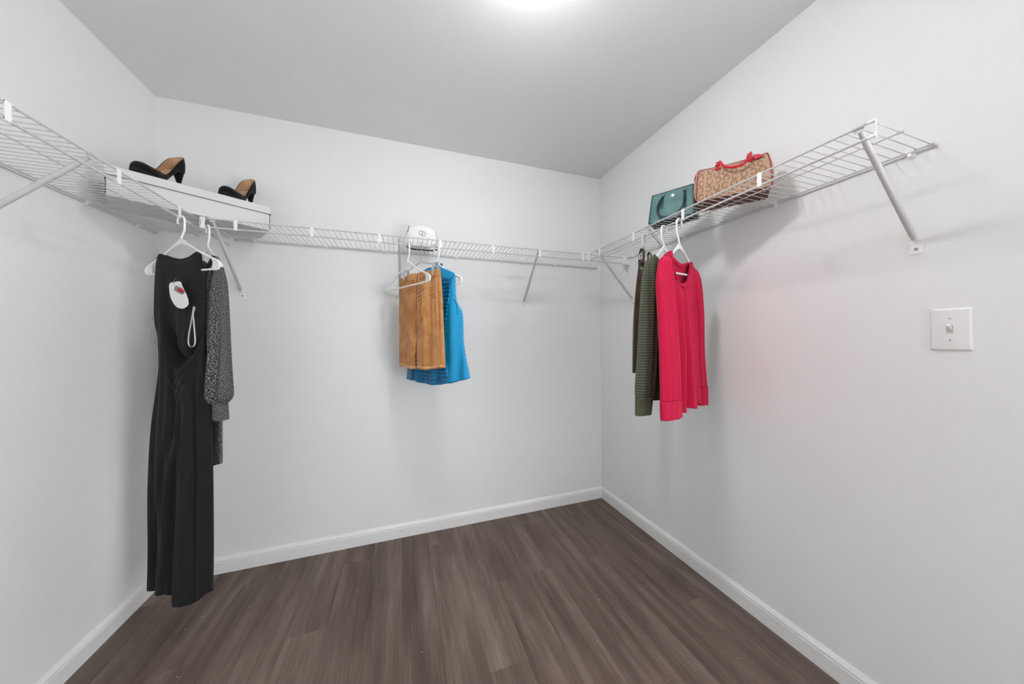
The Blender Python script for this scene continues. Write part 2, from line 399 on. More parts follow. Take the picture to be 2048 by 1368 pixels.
# ------------------------------------------------------------------ wire shelves
ZT, ZROD = 1.7555, 1.7165       # front rail centre, hanging rod centre
ZDECK = 1.7600                   # top of the deck wires
class Shelf:
    def __init__(s, name, label, O, along, out, a0, a1, clips, wall_clips, group):
        s.O, s.a, s.n = Vector(O), Vector(along), Vector(out)
        s.t = thing(name, label, 'wire shelf', s.O+s.a*((a0+a1)/2)+Vector((0, 0, ZT)), group)
        D = .305
        def rail(nm, d, z, r, x0=a0, x1=a1, **k):
            return part(nm, MB().tube([s.P(x0, d, z), s.P(x1, d, z)], r, 10), 'shelf', s.t, smooth_angle=40, **k)
        rail('front_rail', D, ZT, .0032)
        rail('hang_rod', D, ZROD, .0038)
        rail('mid_rail', .172, ZT-.0012, .0021)
        rail('back_rail', .010, ZT-.0012, .0024)
        rail('back_rail', .004, ZT-.0075, .0022)
        # deck wires, one inch apart, all sharing one mesh
        base = MB().tube([(0, 0, 0)+Vector((0, 0, 0)) if False else Vector((0, 0, 0)), s.n*(D-.008)], .00135, 6)
        me = None; n = int((a1-a0-.02)/.0254)
        for i in range(n+1):
            a = a0+.008+i*.0254
            if a > a1-.004: break
            p = s.P(a, .008, ZDECK-.00135)
            if me is None:
                o = part('deck_wire', base, 'shelf', None, smooth_angle=50); me = o.data; o.parent = s.t
            else:
                o = bpy.data.objects.new('deck_wire', me); COL.objects.link(o); o.parent = s.t
            o.location = p-s.t.location
        for a in clips: s.clip(a)
        for a in (a0, a1): s.cap(a, -1 if a == a0 else 1)
        for a in wall_clips: s.wclip(a)
    def P(s, a, d, z): return s.O+s.a*a+s.n*d+Vector((0, 0, z))
    def clip(s, a, wide=False):
        mb = MB(); D = .305; h = (ZT+ZROD)/2; wv_ = .0068
        mb.obox(s.P(a, D+.0040, h), s.a*wv_, s.n*.0010, Vector((0, 0, (ZT-ZROD)/2+.002)))
        mb.tube([s.P(a-wv_, D, ZT), s.P(a+wv_, D, ZT)], .0052, 12)
        mb.tube([s.P(a-wv_, D, ZROD), s.P(a+wv_, D, ZROD)], .0054, 12)
        part('rod_clip', mb, 'clip', s.t, smooth_angle=40)
    def joiner(s, a):
        mb = MB(); D = .305
        pr = [(.0078, ZT+.007), (.0078, ZT-.004), (.0050, ZT-.014), (.0050, ZROD+.012), (.0078, ZROD+.004), (.0078, ZROD-.007)]
        vs = []
        for (wd, z) in pr:
            for sg in (-1, 1):
                for dd in (-.005, .0055): vs.append(s.P(a+sg*wd, D+dd, z))
        fs = []
        for i in range(len(pr)-1):
            b = i*4; fs += [(b, b+1, b+5, b+4), (b+3, b+2, b+6, b+7), (b+1, b+3, b+7, b+5), (b+2, b, b+4, b+6)]
        fs += [(0, 2, 3, 1), (len(vs)-4, len(vs)-3, len(vs)-1, len(vs)-2)]
        mb.add(vs, fs); part('corner_joiner', mb, 'clip', s.t, smooth=False, bevel=.0015)
    def cap(s, a, sg):
        mb = MB(); D = .305
        for z, r in ((ZT, .0046), (ZROD, .0052)):
            mb.tube([s.P(a-sg*.012, D, z), s.P(a+sg*.002, D, z)], r, 10)
        mb.tube([s.P(a+sg*.0015, D+.001, ZT+.004), s.P(a+sg*.0015, D+.001, ZROD-.004)], .0017, 8)
        part('end_cap', mb, 'clip', s.t, smooth_angle=40)
        for d, r in ((.172, .0034), (.010, .0036), (.004, .0036)):
            z = ZT-(.0012 if d > .005 else .0075)
            part('rail_tip', MB().tube([s.P(a-sg*.012, d, z), s.P(a+sg*.002, d, z)], r, 8), 'shelf', s.t, smooth_angle=40)
    def wclip(s, a):
        mb = MB()
        mb.disc(s.P(a, .0, ZT-.010), s.n, .0085, .006, 16)
        mb.tube([s.P(a-.008, .010, ZT-.001), s.P(a+.008, .010, ZT-.001)], .0050, 10)
        mb.obox(s.P(a, .007, ZT-.007), s.a*.0035, s.n*.006, Vector((0, 0, .0075)))
        o = part('wall_clip', mb, 'clip', s.t, smooth_angle=40)
        part('screw', MB().disc(s.P(a, .012, ZT-.012), s.n, .0028, .0012, 10), 'screw', o, smooth_angle=40)

G1 = 'white ventilated wire shelves around the walls'
# right shelf: runs along the right wall, butts against the front of the back shelf
shR = Shelf('wire_shelf', 'white wire shelf on the right wall carrying two handbags', (XR, 0, 0), (0, 1, 0), (-1, 0, 0), .446, YB-.305-.012,
            [.713, 1.0116, 1.309, 1.60], [.49, .845, 1.273, 1.655], G1)
shB = Shelf('wire_shelf', 'long white wire shelf on the back wall with white bag on it', (0, YB, 0), (1, 0, 0), (0, -1, 0), XL+.305+.018, 1.412,
            [-.7056, -.4057, -.103, .2063, .505, .799, 1.0999], [-.745, -.405, -.096, .342, .654, .809, 1.051, 1.36], G1)
shL = Shelf('wire_shelf', 'white wire shelf on left wall running out of the frame', (XL, 0, 0), (0, 1, 0), (1, 0, 0), .20, YB-.012,
            [.44, .737, 1.034, 1.3296, 1.6147], [.5, 1.10, 1.655, 1.90], G1)
shB.joiner(XL+.305+.027)
# joiner where the right shelf meets the back shelf
D_ = .305
mb = MB(); x_ = XR-.305; y_ = YB-.305
mb.obox((x_-.004, y_-.006, (ZT+ZROD)/2), (.005, 0, 0), (0, .004, 0), (0, 0, .026))
part('corner_joiner', mb, 'clip', shR.t, smooth=False, bevel=.0012)

# ------------------------------------------------------------------ support brackets
def bracket(sh, a, label, foot_z=1.466, lean=0.0):
    top = sh.P(a, .300, ZT-.006); ft = sh.P(a+lean, .012, foot_z+.022)
    t = thing('shelf_bracket', label, 'shelf bracket', sh.P(a+lean, 0, foot_z), 'angled support brackets under the wire shelves')
    mid = top.lerp(ft, .06)
    pts = [top, top.lerp(ft, .05), top.lerp(ft, .10), top.lerp(ft, .5), top.lerp(ft, .95), ft]
    part('strut', MB().tube(pts, [.0045, .0060, .0072, .0074, .0074, .0060], 12, up=sh.a), 'shelf', t, smooth_angle=50)
    mb = MB()
    mb.tube([sh.P(a-.012, .305, ZT), sh.P(a+.012, .305, ZT)], .0047, 10)
    dirv = (top-ft).normalized()
    mb.obox(sh.P(a, .303, ZT-.006), sh.a*.0095, sh.n*.0012, Vector((0, 0, .007)))
    part('rail_hook', mb, 'shelf', t, smooth_angle=40)
    mb = MB(); mb.obox(sh.P(a+lean, .0016, foot_z), sh.a*.0125, sh.n*.0014, Vector((0, 0, .021)))
    mb.obox(sh.P(a+lean, .010, foot_z+.020), sh.a*.0070, sh.n*.009, Vector((0, 0, .0012)))
    part('foot_plate', mb, 'clip', t, smooth=False, bevel=.0012)
    sc = part('screw', MB().disc(sh.P(a+lean, .003, foot_z-.006), sh.n, .0045, .0022, 14, r2=.0030), 'screw', t, smooth_angle=40)
    part('screw_recess', MB().obox(sh.P(a+lean, .0053, foot_z-.006), sh.a*.0019, sh.n*.0003, Vector((0, 0, .0006))), 'dark', sc, smooth=False)
bracket(shR, .476, 'white angled strut under the free end of right shelf', 1.470, lean=.006)
bracket(shR, 1.2165, 'thin white strut behind the hanging clothes on right wall', 1.466)
bracket(shR, 1.630, 'white strut by the far right corner, left of brown garment', 1.450, lean=.035)
bracket(shB, -.7925, 'white strut on back wall beside the black dress and sweater', 1.462, lean=-.012)
bracket(shB, -.006, 'white strut on back wall behind the tan skirt', 1.458)
bracket(shB, .795, 'lone white strut on back wall between skirt and corner', 1.456, lean=.018)
bracket(shL, 1.2454, 'thick white strut under left shelf, leaving the frame', 1.466)
# small triangular end support of the back shelf on the right wall
t = thing('end_bracket', 'small grey triangular end support on right wall in corner', 'shelf bracket', (XR, YB-.305, 1.70))
vs = [(XR, YB-.325, ZROD-.012), (XR, YB-.262, ZROD-.012), (XR, YB-.305, ZROD-.062)]
vs = vs+[(x-.004, y, z) for x, y, z in vs]
part('plate', MB().add(vs, [(0, 1, 2), (5, 4, 3), (0, 3, 4, 1), (1, 4, 5, 2), (2, 5, 3, 0)]), 'shelf', t, smooth=False)
part('cradle', MB().obox((XR-.018, YB-.305, ZROD-.010), (.018, 0, 0), (0, .009, 0), (0, 0, .002)), 'shelf', t, smooth=False)

# ------------------------------------------------------------------ hangers
def hanger(fr, label, tip=.205, flip=1, neck_z=1.628, tipz=1.522, barz=1.497, mat='hanger', group='white plastic tubular hangers'):
    R = .0195; zc = ZROD+.0038+.0040-R
    t = thing('clothes_hanger', label, 'hanger', fr(0, 0, ZROD), group)
    pts = arc(fr(0, 0, zc), R, radians(215), radians(0), 16, fr.u*flip, fr.z)
    pts += [fr(flip*R, 0, zc-.02), fr(flip*R*.95, 0, zc-.040), fr(flip*R*.55, 0, zc-.052), fr(flip*.002, 0, neck_z+.012), fr(0, 0, neck_z)]
    part('hook', MB().tube(pts, .0040, 10), mat, t)
    L = []; q = tip/.205; dz = neck_z-tipz
    def arm(k): return (.004+(tip-.016*q-.004)*k, neck_z-(dz-.010*q)*k-.006*q*sin(pi*k))
    for sg in (1, -1):
        a = [fr(sg*arm(k)[0], 0, arm(k)[1]) for k in (0, .25, .5, .75, 1)]
        a += [fr(sg*(tip-.003*q), 0, tipz+.001), fr(sg*tip, 0, tipz-.009*q), fr(sg*(tip-.004*q), 0, barz+.004*q), fr(sg*(tip-.018*q), 0, barz-.001), fr(sg*(tip-.04*q), 0, barz)]
        L.append(a)
    loop = [p for p in reversed(L[1])]+L[0][0:]
    loop = catmull(loop, 4)
    part('shoulder_frame', MB().tube(loop+[fr(0, 0, barz)], .0043*(.6 if q < .4 else 1), 10, closed=True, up=fr.w), mat, t)
    # web plates at the neck and the two ends
    mb = MB()
    vs = [fr(0, 0, neck_z), fr(arm(.28)[0], 0, arm(.28)[1]), fr(arm(.28)[0]*.5, 0, arm(.28)[1]+.006), fr(0, 0, neck_z-.016), fr(-arm(.28)[0]*.5, 0, arm(.28)[1]+.006), fr(-arm(.28)[0], 0, arm(.28)[1])]
    mb.add([v+fr.w*.0012 for v in vs]+[v-fr.w*.0012 for v in vs], [(0, 1, 2, 3, 4, 5), (11, 10, 9, 8, 7, 6)]+[(i, i+6, (i+1) % 6+6, (i+1) % 6) for i in range(6)])
    part('neck_web', mb, mat, t, smooth=False)
    for sg in (1, -1):
        mb = MB(); ax_, az_ = arm(.84)
        vs = [fr(sg*tip, 0, tipz-.009*q), fr(sg*(tip-.003*q), 0, tipz+.001), fr(sg*arm(1)[0], 0, arm(1)[1]), fr(sg*ax_, 0, az_), fr(sg*(tip-.034*q), 0, (az_+barz)/2+.004), fr(sg*(tip-.038*q), 0, barz+.007), fr(sg*(tip-.055*q), 0, barz), fr(sg*(tip-.018*q), 0, barz-.001)]
        k = len(vs)
        mb.add([v+fr.w*.0012 for v in vs]+[v-fr.w*.0012 for v in vs], [tuple(range(k)), tuple(range(2*k-1, k-1, -1))]+[(i, i+k, (i+1) % k+k, (i+1) % k) for i in range(k)])
        part('end_web', mb, mat, t, smooth=False)
        if q > .6:
            ax_, az_ = arm(.62)
            part('strap_notch', MB().tube([fr(sg*(ax_-.004), 0, az_+.002), fr(sg*(ax_-.002), 0, az_+.008), fr(sg*(ax_+.006), 0, az_+.006)], .0024, 8), mat, t)
    return t
fDress = Fr(-.8513, 1.63, -32); fSweat = Fr(-.808, 1.722, -49)
fEmpty = Fr(.034, 1.722, -61); fSkirt = Fr(.100, 1.722, -57); fVest = Fr(.185, 1.722, -57)
fRed = Fr(1.1442, 1.034, 12); fGreen = Fr(1.1442, 1.1156, 10); fBrown = Fr(1.1442, 1.24, 27)
hanger(fDress, 'white plastic hanger holding the long black dress')
hanger(fSweat, 'white plastic hanger inside the black and white marled sweater', tip=.150, tipz=1.535, barz=1.505)
hanger(fEmpty, 'empty white plastic hanger in front of the tan skirt')
hanger(fVest, 'white plastic hanger inside the blue vest', tip=.194)
hanger(fRed, 'white plastic hanger inside the red long-sleeved shirt', tip=.122, flip=-1, neck_z=1.613, tipz=1.512, barz=1.488)
hanger(fGreen, 'white plastic hanger inside the olive waffle-knit sweater', tip=.112, flip=-1, tipz=1.528)

# ------------------------------------------------------------------ garments
def garment(fr, nphi, nt, uL, uR, zb, zt, dep, fold, u0=0.0, skip=None, pw=1.0):
    """closed cloth tube; uL/uR: tables over t (0 hem .. 1 shoulder); zb/zt functions of (u, front)"""
    def pos(i, t):
        a = 2*pi*i; c, s_ = cos(a), sin(a)
        front = s_ < 0
        l, r = sm1(uL, t), sm1(uR, t); mid, hw = (l+r)/2, (r-l)/2
        cc = (abs(c)**pw)*(1 if c > 0 else -1)
        u = mid+hw*cc
        z0, z1 = zb(u, front), zt(u, front)
        z = z0+(z1-z0)*t
        d = dep(t)
        w_ = d*s_+fold(u, z, t, front)*(abs(s_)**.6)
        return u, w_, z
    def fn(i, t): u, w_, z = pos(i, t); return fr(u, w_+u0, z)
    def uvf(i, t):
        u, w_, z = pos(i, t); return (u if sin(2*pi*i) < 0 else .7-u, z)
    mb = MB(); mb.grid(nphi, nt, fn, closed_u=True, uvf=uvf, skip=skip); return mb
def waves(seed, lams, amps, drift=1.0):
    r = random.Random(seed); ph = [(r.random()*6.28, (r.random()-.5)*6*drift) for _ in lams]
    def f(u, z): return sum(a*sin(2*pi*u/l+p+c*z) for l, a, (p, c) in zip(lams, amps, ph))
    return f
def sleeve(fr, path, ru, rw, seed, amp=.004, n=20, nt=50, ang=pi/2):
    """path: list of (u,w,z); ru/rw tables over t along the path"""
    cl = catmull([Vector(p) for p in path], 8); L = len(cl)-1
    wv_ = waves(seed, [.035, .06], [amp, amp*.8], 1.5)
    def fn(i, t):
        k = t*L; a = int(min(k, L-1e-6)); p = cl[a].lerp(cl[min(a+1, L)], k-a); an = 2*pi*i+ang
        x = cos(an)*sm1(ru, t); y = sin(an)*sm1(rw, t)
        y += wv_(x, p.z)*(1 if sin(an) < 0 else -.5)*abs(sin(an))
        return fr(p.x+x, p.y+y, p.z)
    def uvf(i, t):
        k = t*L; a = int(min(k, L-1e-6)); p = cl[a].lerp(cl[min(a+1, L)], k-a); return (i*.36, p.z)
    return MB().grid(n*2, nt, fn, closed_u=True, uvf=uvf)

# --- long black dress
dress = thing('dress', 'long black sleeveless draped dress reaching almost to the floor', 'dress', fDress(0, 0, .18))
uL = [(0, -.182), (.13, -.174), (.25, -.176), (.48, -.160), (.59, -.141), (.67, -.128), (.75, -.131), (.81, -.148), (.86, -.152), (.94, -.150), (1, -.143)]
uR = [(0, .142), (.15, .148), (.4, .150), (.57, .148), (.69, .132), (.8, .122), (.9, .122), (1, .112)]
hem = [(-.18, .172), (-.165, .182), (-.138, .188), (-.08, .192), (-.03, .196), (0, .186), (.03, .172), (.08, .170), (.11, .186), (.14, .215)]
neckF = [(-.143, 1.558), (-.122, 1.578), (-.105, 1.577), (-.085, 1.570), (-.057, 1.559), (-.030, 1.552), (-.005, 1.548), (.025, 1.548), (.05, 1.553), (.075, 1.565), (.090, 1.572), (.102, 1.568), (.113, 1.553)]
wv1 = waves(3, [.11, .052, .20], [.008, .005, .008], .5); PV = (.112, 1.205)
def pleat(u, z, ub, w_=.0055, p=.55):
    k = max(0, (PV[1]-z)/(PV[1]-.2))**p; return math.tanh((u-(PV[0]+(ub-PV[0])*k))/w_)
def dress_fold(u, z, t, front):
    w_ = wv1(u, z)*min(1, max(0, (1.50-z)/.4))*.6
    if front:
        k = max(0, min(1, (PV[1]-z)/.12))
        if k > 0:
            k3 = max(0, min(1, (1.0-z)/.22))
            for ub, A in ((.122, .0060), (.100, -.0075)): w_ += A*k*pleat(u, z, ub)
            for ub, A in ((.060, .0085), (.012, -.0075), (-.055, .0085), (-.095, -.006), (-.150, .005)): w_ += A*k3*pleat(u, z, ub, .008)
        # cowl: swags hanging between the left side and the waist pivot, open pocket above
        q = (u-.030)/.088
        if abs(q) < 1.25:
            en = max(0, 1-(abs(q)/1.25)**4)
            zr = 1.083+.125*q*q; w_ -= .015*en*exp(-((z-zr)/.012)**2)
            w_ += .030*en*exp(-((z-zr-.052)/.034)**2)
            zr = 1.044+.130*q*q; w_ -= .009*en*exp(-((z-zr)/.011)**2)
            zr = .990+.160*q*q; w_ -= .006*en*exp(-((z-zr)/.014)**2)
        # hollow of the wrap running up the left of the bodice
        if 1.10 < z < 1.50:
            c_ = -.060+(1.50-z)*.10; w_ += .020*exp(-((u-c_)/.028)**2)*min(1, (z-1.10)/.06)*min(1, (1.50-z)/.22)
        q = u/.10; zz = 1.525+.014*q*q; w_ -= .0045*exp(-((z-zz)/.008)**2)*max(0, 1-abs(q)**3)
        q = (z-1.42)-(u-.03)*1.3; w_ -= .005*exp(-(q/.008)**2)*exp(-((u-.03)/.05)**2)
    return w_
mb = garment(fDress, 260, 340, uL, uR, lambda u, f_: lerp1(hem, u)+(0 if f_ else .0), lambda u, f_: lerp1(neckF, u)+(0 if f_ else .004*max(0, 1-abs(u)/.09)),
             lambda t: lerp1([(0, .042), (.3, .037), (.6, .028), (.8, .025), (.93, .019), (1, .007)], t), dress_fold)
part('body', mb, 'black_jersey', dress, solid=.0012)
# size/price tag hanging on the front
def dplane(u, z, off=0.0): return fDress(u, -.036-off-.06*max(0, 1.447-z), z)
card0 = [(-.005, 1.440), (.022, 1.447), (.053, 1.447), (.067, 1.428), (.086, 1.402), (.101, 1.377), (.105, 1.362), (.104, 1.352), (.086, 1.341), (.066, 1.340), (.040, 1.349), (.018, 1.371), (.003, 1.396)]
card = [(p.x, p.z) for p in catmull([(a, 0, b) for a, b in card0], 4, closed=True)]
def plate_poly(poly, off, th, f=dplane):
    k = len(poly); vs = [f(u, z, off) for u, z in poly]+[f(u, z, off-th) for u, z in poly]
    return MB().add(vs, [tuple(range(k)), tuple(range(2*k-1, k-1, -1))]+[(i, i+k, (i+1) % k+k, (i+1) % k) for i in range(k)])
hang_tag = part('hang_tag', plate_poly(card, .0, .0006), 'tag', dress, smooth=False, label='white rounded hang tag with grey band and red oval')
part('printed_band', plate_poly([(.031, 1.433), (.024, 1.420), (.028, 1.412), (.066, 1.396), (.076, 1.396), (.084, 1.404), (.082, 1.410), (.060, 1.423)], .0008, .0004), 'tag_grey', hang_tag, smooth=False)
part('printed_oval', plate_poly([(.062+.0165*cos(a), 1.4115+.0078*sin(a)-.0045*cos(a)) for a in [2*pi*i/24 for i in range(24)]], .0016, .0006), 'tag_red', hang_tag, smooth=False)
part('tag_string', MB().tube([fDress(.018, -.028, 1.462), dplane(.020, 1.450, .001), dplane(.023, 1.436, .001)], .0006, 6), 'tag_grey', hang_tag)
rb = []
for p in catmull([(.134, 0, 1.346), (.131, 0, 1.333), (.127, 0, 1.314), (.121, 0, 1.283), (.111, 0, 1.232), (.111, 0, 1.203), (.122, 0, 1.190), (.138, 0, 1.193), (.145, 0, 1.208), (.142, 0, 1.240), (.134, 0, 1.292), (.130, 0, 1.316), (.138, 0, 1.341)], 5):
    rb.append(fDress(p.x, -.041-.03*(1.34-p.z), p.z))
part('hanging_loop', MB().tube(rb, .0027, 8, flat=.35, up=fDress.w), 'ribbon', dress, label='grey satin hanging loop at the waist')
rb = [fDress(p.x, -.01, p.z) for p in catmull([(-.146, 0, 1.315), (-.168, 0, 1.262), (-.184, 0, 1.212), (-.171, 0, 1.195), (-.146, 0, 1.198), (-.130, 0, 1.219)], 5)]
part('hanging_loop', MB().tube(rb, .0017, 8, flat=.35, up=fDress.w), 'clear', dress, label='clear elastic loop at the left side')

# --- marled black and white sweater, seen nearly edge-on behind the dress
sweat = thing('sweater', 'black and white marled knit sweater with balloon sleeves behind the dress', 'sweater', fSweat(0, 0, .68))
hemS = [(-.2, .690), (.03, .690), (.09, .684), (.13, .696)]
topS = [(-.165, 1.538), (-.08, 1.585), (-.05, 1.572), (0, 1.55), (.05, 1.565), (.085, 1.578), (.12, 1.560), (.16, 1.510)]
topSF = [(-.165, 1.538), (-.09, 1.580), (-.06, 1.55), (-.02, 1.525), (.02, 1.522), (.055, 1.545), (.09, 1.578), (.12, 1.560), (.16, 1.510)]
wv2 = waves(11, [.10, .05], [.006, .004], 1)
mb = garment(fSweat, 96, 110, [(0, -.125), (.3, -.13), (.8, -.14), (1, -.155)], [(0, .122), (.25, .132), (.7, .135), (.9, .150), (1, .155)],
             lambda u, f_: lerp1(hemS, u), lambda u, f_: lerp1(topSF if f_ else topS, u),
             lambda t: lerp1([(0, .020), (.6, .020), (.9, .016), (1, .005)], t), lambda u, z, t, fr_: wv2(u, z)*.7*min(1, (1-t)*5))
part('body', mb, 'marl', sweat, solid=.002)
pathN = [(.128, -.004, 1.520), (.146, -.010, 1.44), (.158, -.014, 1.30), (.166, -.018, 1.15), (.172, -.020, 1.03), (.174, -.020, .962)]
mb = sleeve(fSweat, pathN, [(0, .030), (.15, .040), (.5, .050), (.78, .064), (.93, .068), (1, .043)], [(0, .012), (.2, .024), (.6, .032), (.9, .038), (1, .024)], 5, .011, ang=pi)
part('sleeve', mb, 'marl', sweat, solid=.002)
part('cuff', sleeve(fSweat, [(.176, -.02, .972), (.182, -.02, .93), (.184, -.02, .893)], [(0, .037), (.3, .034), (1, .040)], [(0, .026), (1, .026)], 6, .002, nt=16, ang=pi), 'marl', sweat, solid=.002)
pathF = [(-.125, .004, 1.520), (-.14, .008, 1.40), (-.145, .010, 1.2), (-.145, .012, 1.0), (-.145, .012, .93)]
part('sleeve', sleeve(fSweat, pathF, [(0, .025), (.5, .035), (.9, .040), (1, .030)], [(0, .014), (.2, .022), (.9, .028), (1, .02)], 7, .004), 'marl', sweat, solid=.002)
part('neckband', MB().tube([fSweat(p.x, p.y, p.z) for p in catmull([(.085, -.006, 1.576), (.052, -.012, 1.543), (.02, -.014, 1.524), (-.02, -.014, 1.526), (-.06, -.012, 1.55), (-.088, -.006, 1.578)], 6)], .006, 8, flat=.4, up=fSweat.w), 'marl', sweat)

# --- amber corduroy skirt on a clear clip hanger
skirt = thing('skirt', 'amber brown corduroy pencil skirt clipped to a clear hanger', 'skirt', fSkirt(0, 0, 1.06))
wv3 = waves(21, [.13, .06], [.006, .003], .6); wv3b = waves(22, [.05, .028], [.0030, .0018], 1.0)
def skirt_fold(u, z, t, front):
    w_ = wv3(u, z)*.9
    if front:
        k = exp(-((z-1.44)/.06)**2)*max(0, 1-((u-.03)/.15)**2); w_ += k*.0034*sin((z-.25*u)*2*pi/.021+1)*(.6+.4*sin(u*60))
        w_ += .0022*sin((z+abs(u+.017)*.9)*190)*exp(-((z-1.262)/.022)**2)*exp(-((u+.017)/.035)**2)
        w_ -= .004*exp(-((u-.075)/.010)**2)*exp(-((z-1.36)/.09)**2)+.003*sin(u*2*pi/.028+z*14)*exp(-((z-1.36)/.07)**2)
        q = (z-1.255-(u+.017)*1.15); w_ -= .0045*exp(-(q/.006)**2)*max(0, min(1, (u+.017)/.01))*max(0, min(1, (.09-u)/.03))
        w_ += .004*exp(-((u+.017)/.004)**2)*(1 if z < 1.52 else 0)
    return w_
slit = lambda i, t: sin(2*pi*i) < 0 and t < .345 and abs(-.002+.196*cos(2*pi*i)+.017) < .0030*(1-t/.40)+.0012
STOP = [(-.191, 1.560), (-.13, 1.570), (-.03, 1.574), (.06, 1.571), (.16, 1.572)]
mb = garment(fSkirt, 240, 120, [(0, -.199), (.5, -.197), (.8, -.195), (1, -.191)], [(0, .195), (.35, .186), (.75, .174), (1, .160)],
             lambda u, f_: lerp1([(-.2, 1.066), (-.05, 1.056), (.08, 1.058), (.195, 1.073)], u), lambda u, f_: sm1(STOP, u),
             lambda t: lerp1([(0, .028), (.5, .028), (.85, .022), (1, .009)], t), skirt_fold, skip=slit)
part('body', mb, 'tan_cord', skirt, solid=.0016)
def skf(u, z): # front surface depth of the skirt
    t = (z-1.06)/.51; d = lerp1([(0, .028), (.5, .028), (.85, .022), (1, .009)], t)
    l, r = lerp1([(0, -.199), (1, -.191)], t), lerp1([(0, .195), (.35, .186), (.75, .174), (1, .160)], t)
    c = max(-1, min(1, (u-(l+r)/2)/((r-l)/2))); s_ = sqrt(max(0, 1-c*c)); return -d*s_+skirt_fold(u, z, t, True)*(s_**.6)
def on_skirt(pts, off=.002, n=8):
    return [fSkirt(p.x, skf(p.x, p.z)-off, p.z) for p in catmull([(u, 0, z) for u, z in pts], n)]
WBT = [(-.191, 1.559), (-.13, 1.569), (-.03, 1.573), (.06, 1.570), (.16, 1.571)]
mb = MB()
def wb(i, t):
    u = -.188+.343*i; z = 1.532+.038*t+.0; ztop = sm1(WBT, u); z = ztop-.038*(1-t); return fSkirt(u, skf(u, z)-.0022, z)
part('waistband', MB().grid(80, 8, wb, uvf=lambda i, t: (i*.34, .5+t*.04)), 'tan_cord', skirt, solid=.0022)
for u in (-.028, .004, .106):
    part('belt_loop', MB().tube(on_skirt([(u, 1.573), (u+.001, 1.55), (u+.002, 1.523)], .0055), .0046, 6, flat=.3, up=fSkirt.u), 'tan_edge', skirt)
part('fly_flap', MB().tube(on_skirt([(-.022, 1.53), (-.021, 1.47), (-.020, 1.40), (-.014, 1.345), (.004, 1.325)], .0025), .0016, 6, flat=.5, up=fSkirt.u), 'tan_edge', skirt)
for pts in ([(-.175, 1.475), (-.15, 1.462), (-.11, 1.458), (-.06, 1.475)], [(.05, 1.52), (.062, 1.495), (.085, 1.482), (.135, 1.486)], [(.020, 1.525), (-.002, 1.492), (-.018, 1.480)], [(.052, 1.46), (.058, 1.40), (.062, 1.33)]):
    part('pocket_edge', MB().tube(on_skirt(pts, .0022), .0014, 6), 'tan_edge', skirt)
part('side_seam', MB().tube(on_skirt([(.138, 1.55), (.147, 1.45), (.155, 1.33), (.160, 1.2), (.164, 1.085)], .001), .0013, 6), 'tan_edge', skirt)
for (a, b) in ((-.196, -.0205), (-.0135, .190)):
    part('hem_band', MB().tube(on_skirt([(a, 1.068 if a > -.1 else 1.078), ((a+b)/2, 1.069 if a > -.1 else 1.067), (b, 1.065 if b < 0 else 1.082)], .0006, 14), .0062, 6, flat=.35, up=fSkirt.z), 'tan_edge', skirt)
part('rivet', MB().ball(fSkirt(.140, skf(.14, 1.49)-.002, 1.49), .0022), 'antique', skirt)

# clear clip hanger of the skirt
ch = thing('clip_hanger', 'clear plastic clip hanger with metal hook above the skirt', 'hanger', fSkirt(0, 0, ZROD))
R = .017; zc = ZROD+.0038+.0016-R
part('hook', MB().tube(arc(fSkirt(0, 0, zc), R, radians(200), radians(-30), 16, fSkirt.u, fSkirt.z)+[fSkirt(.004, 0, zc-.028), fSkirt(-.001, 0, zc-.040), fSkirt(0, 0, 1.630)], .0014, 8), 'antique', ch)
part('crossbar', MB().tube([fSkirt(-.170, 0, 1.592), fSkirt(-.10, 0, 1.602), fSkirt(-.01, 0, 1.628), fSkirt(.01, 0, 1.628), fSkirt(.08, 0, 1.608), fSkirt(.150, 0, 1.602)], .0042, 8, flat=.6), 'clear', ch)
for u in (-.130, .122):
    mb = MB()
    for s_ in (-1, 1):
        mb.add([fSkirt(u-.009, s_*.008, 1.606), fSkirt(u+.009, s_*.008, 1.606), fSkirt(u+.008, s_*.014+s_*.004, 1.545), fSkirt(u-.008, s_*.014+s_*.004, 1.545),
                fSkirt(u-.009, s_*.011, 1.606), fSkirt(u+.009, s_*.011, 1.606), fSkirt(u+.008, s_*.021, 1.545), fSkirt(u-.008, s_*.021, 1.545)],
               [(0, 1, 2, 3), (7, 6, 5, 4), (0, 4, 5, 1), (1, 5, 6, 2), (2, 6, 7, 3), (3, 7, 4, 0)])
    cl_ = part('clip', mb, 'clear', ch, smooth=False)
    part('spring', MB().tube(arc(fSkirt(u, 0, 1.590), .010, radians(150), radians(390), 12, fSkirt.w, fSkirt.z), .0013, 6), 'antique', cl_)

# --- blue vest
vest = thing('vest', 'bright blue quilted puffer vest behind the tan skirt', 'vest', fVest(0, 0, .98))
wv5 = waves(31, [.12, .07], [.009, .005], .8); wv5b = waves(32, [.05, .09], [.0018, .002], 2)
def vest_fold(u, z, t, front):
    w_ = wv5(u, z)*.8*min(1, (1-t)*6)
    if front and u < .118+.02*sin(z*9):
        w_ -= .0085*abs(sin(pi*(z+.02*u)/.0208))**.6*min(1, (1-t)*9)*max(0, min(1, (1.535-z)/.02)); w_ += wv5b(u, z)*min(1, (1-t)*9)
    elif not front: w_ += .006*abs(sin(pi*z/.0208))*min(1, (1-t)*9)
    return w_
vL = [(0, -.280), (.2, -.250), (.5, -.190), (.8, -.165), (.9, -.155), (1, -.150)]
vR = [(0, .246), (.10, .232), (.28, .202), (.42, .192), (.55, .192), (.64, .186), (.70, .168), (.76, .152), (.88, .146), (1, .146)]
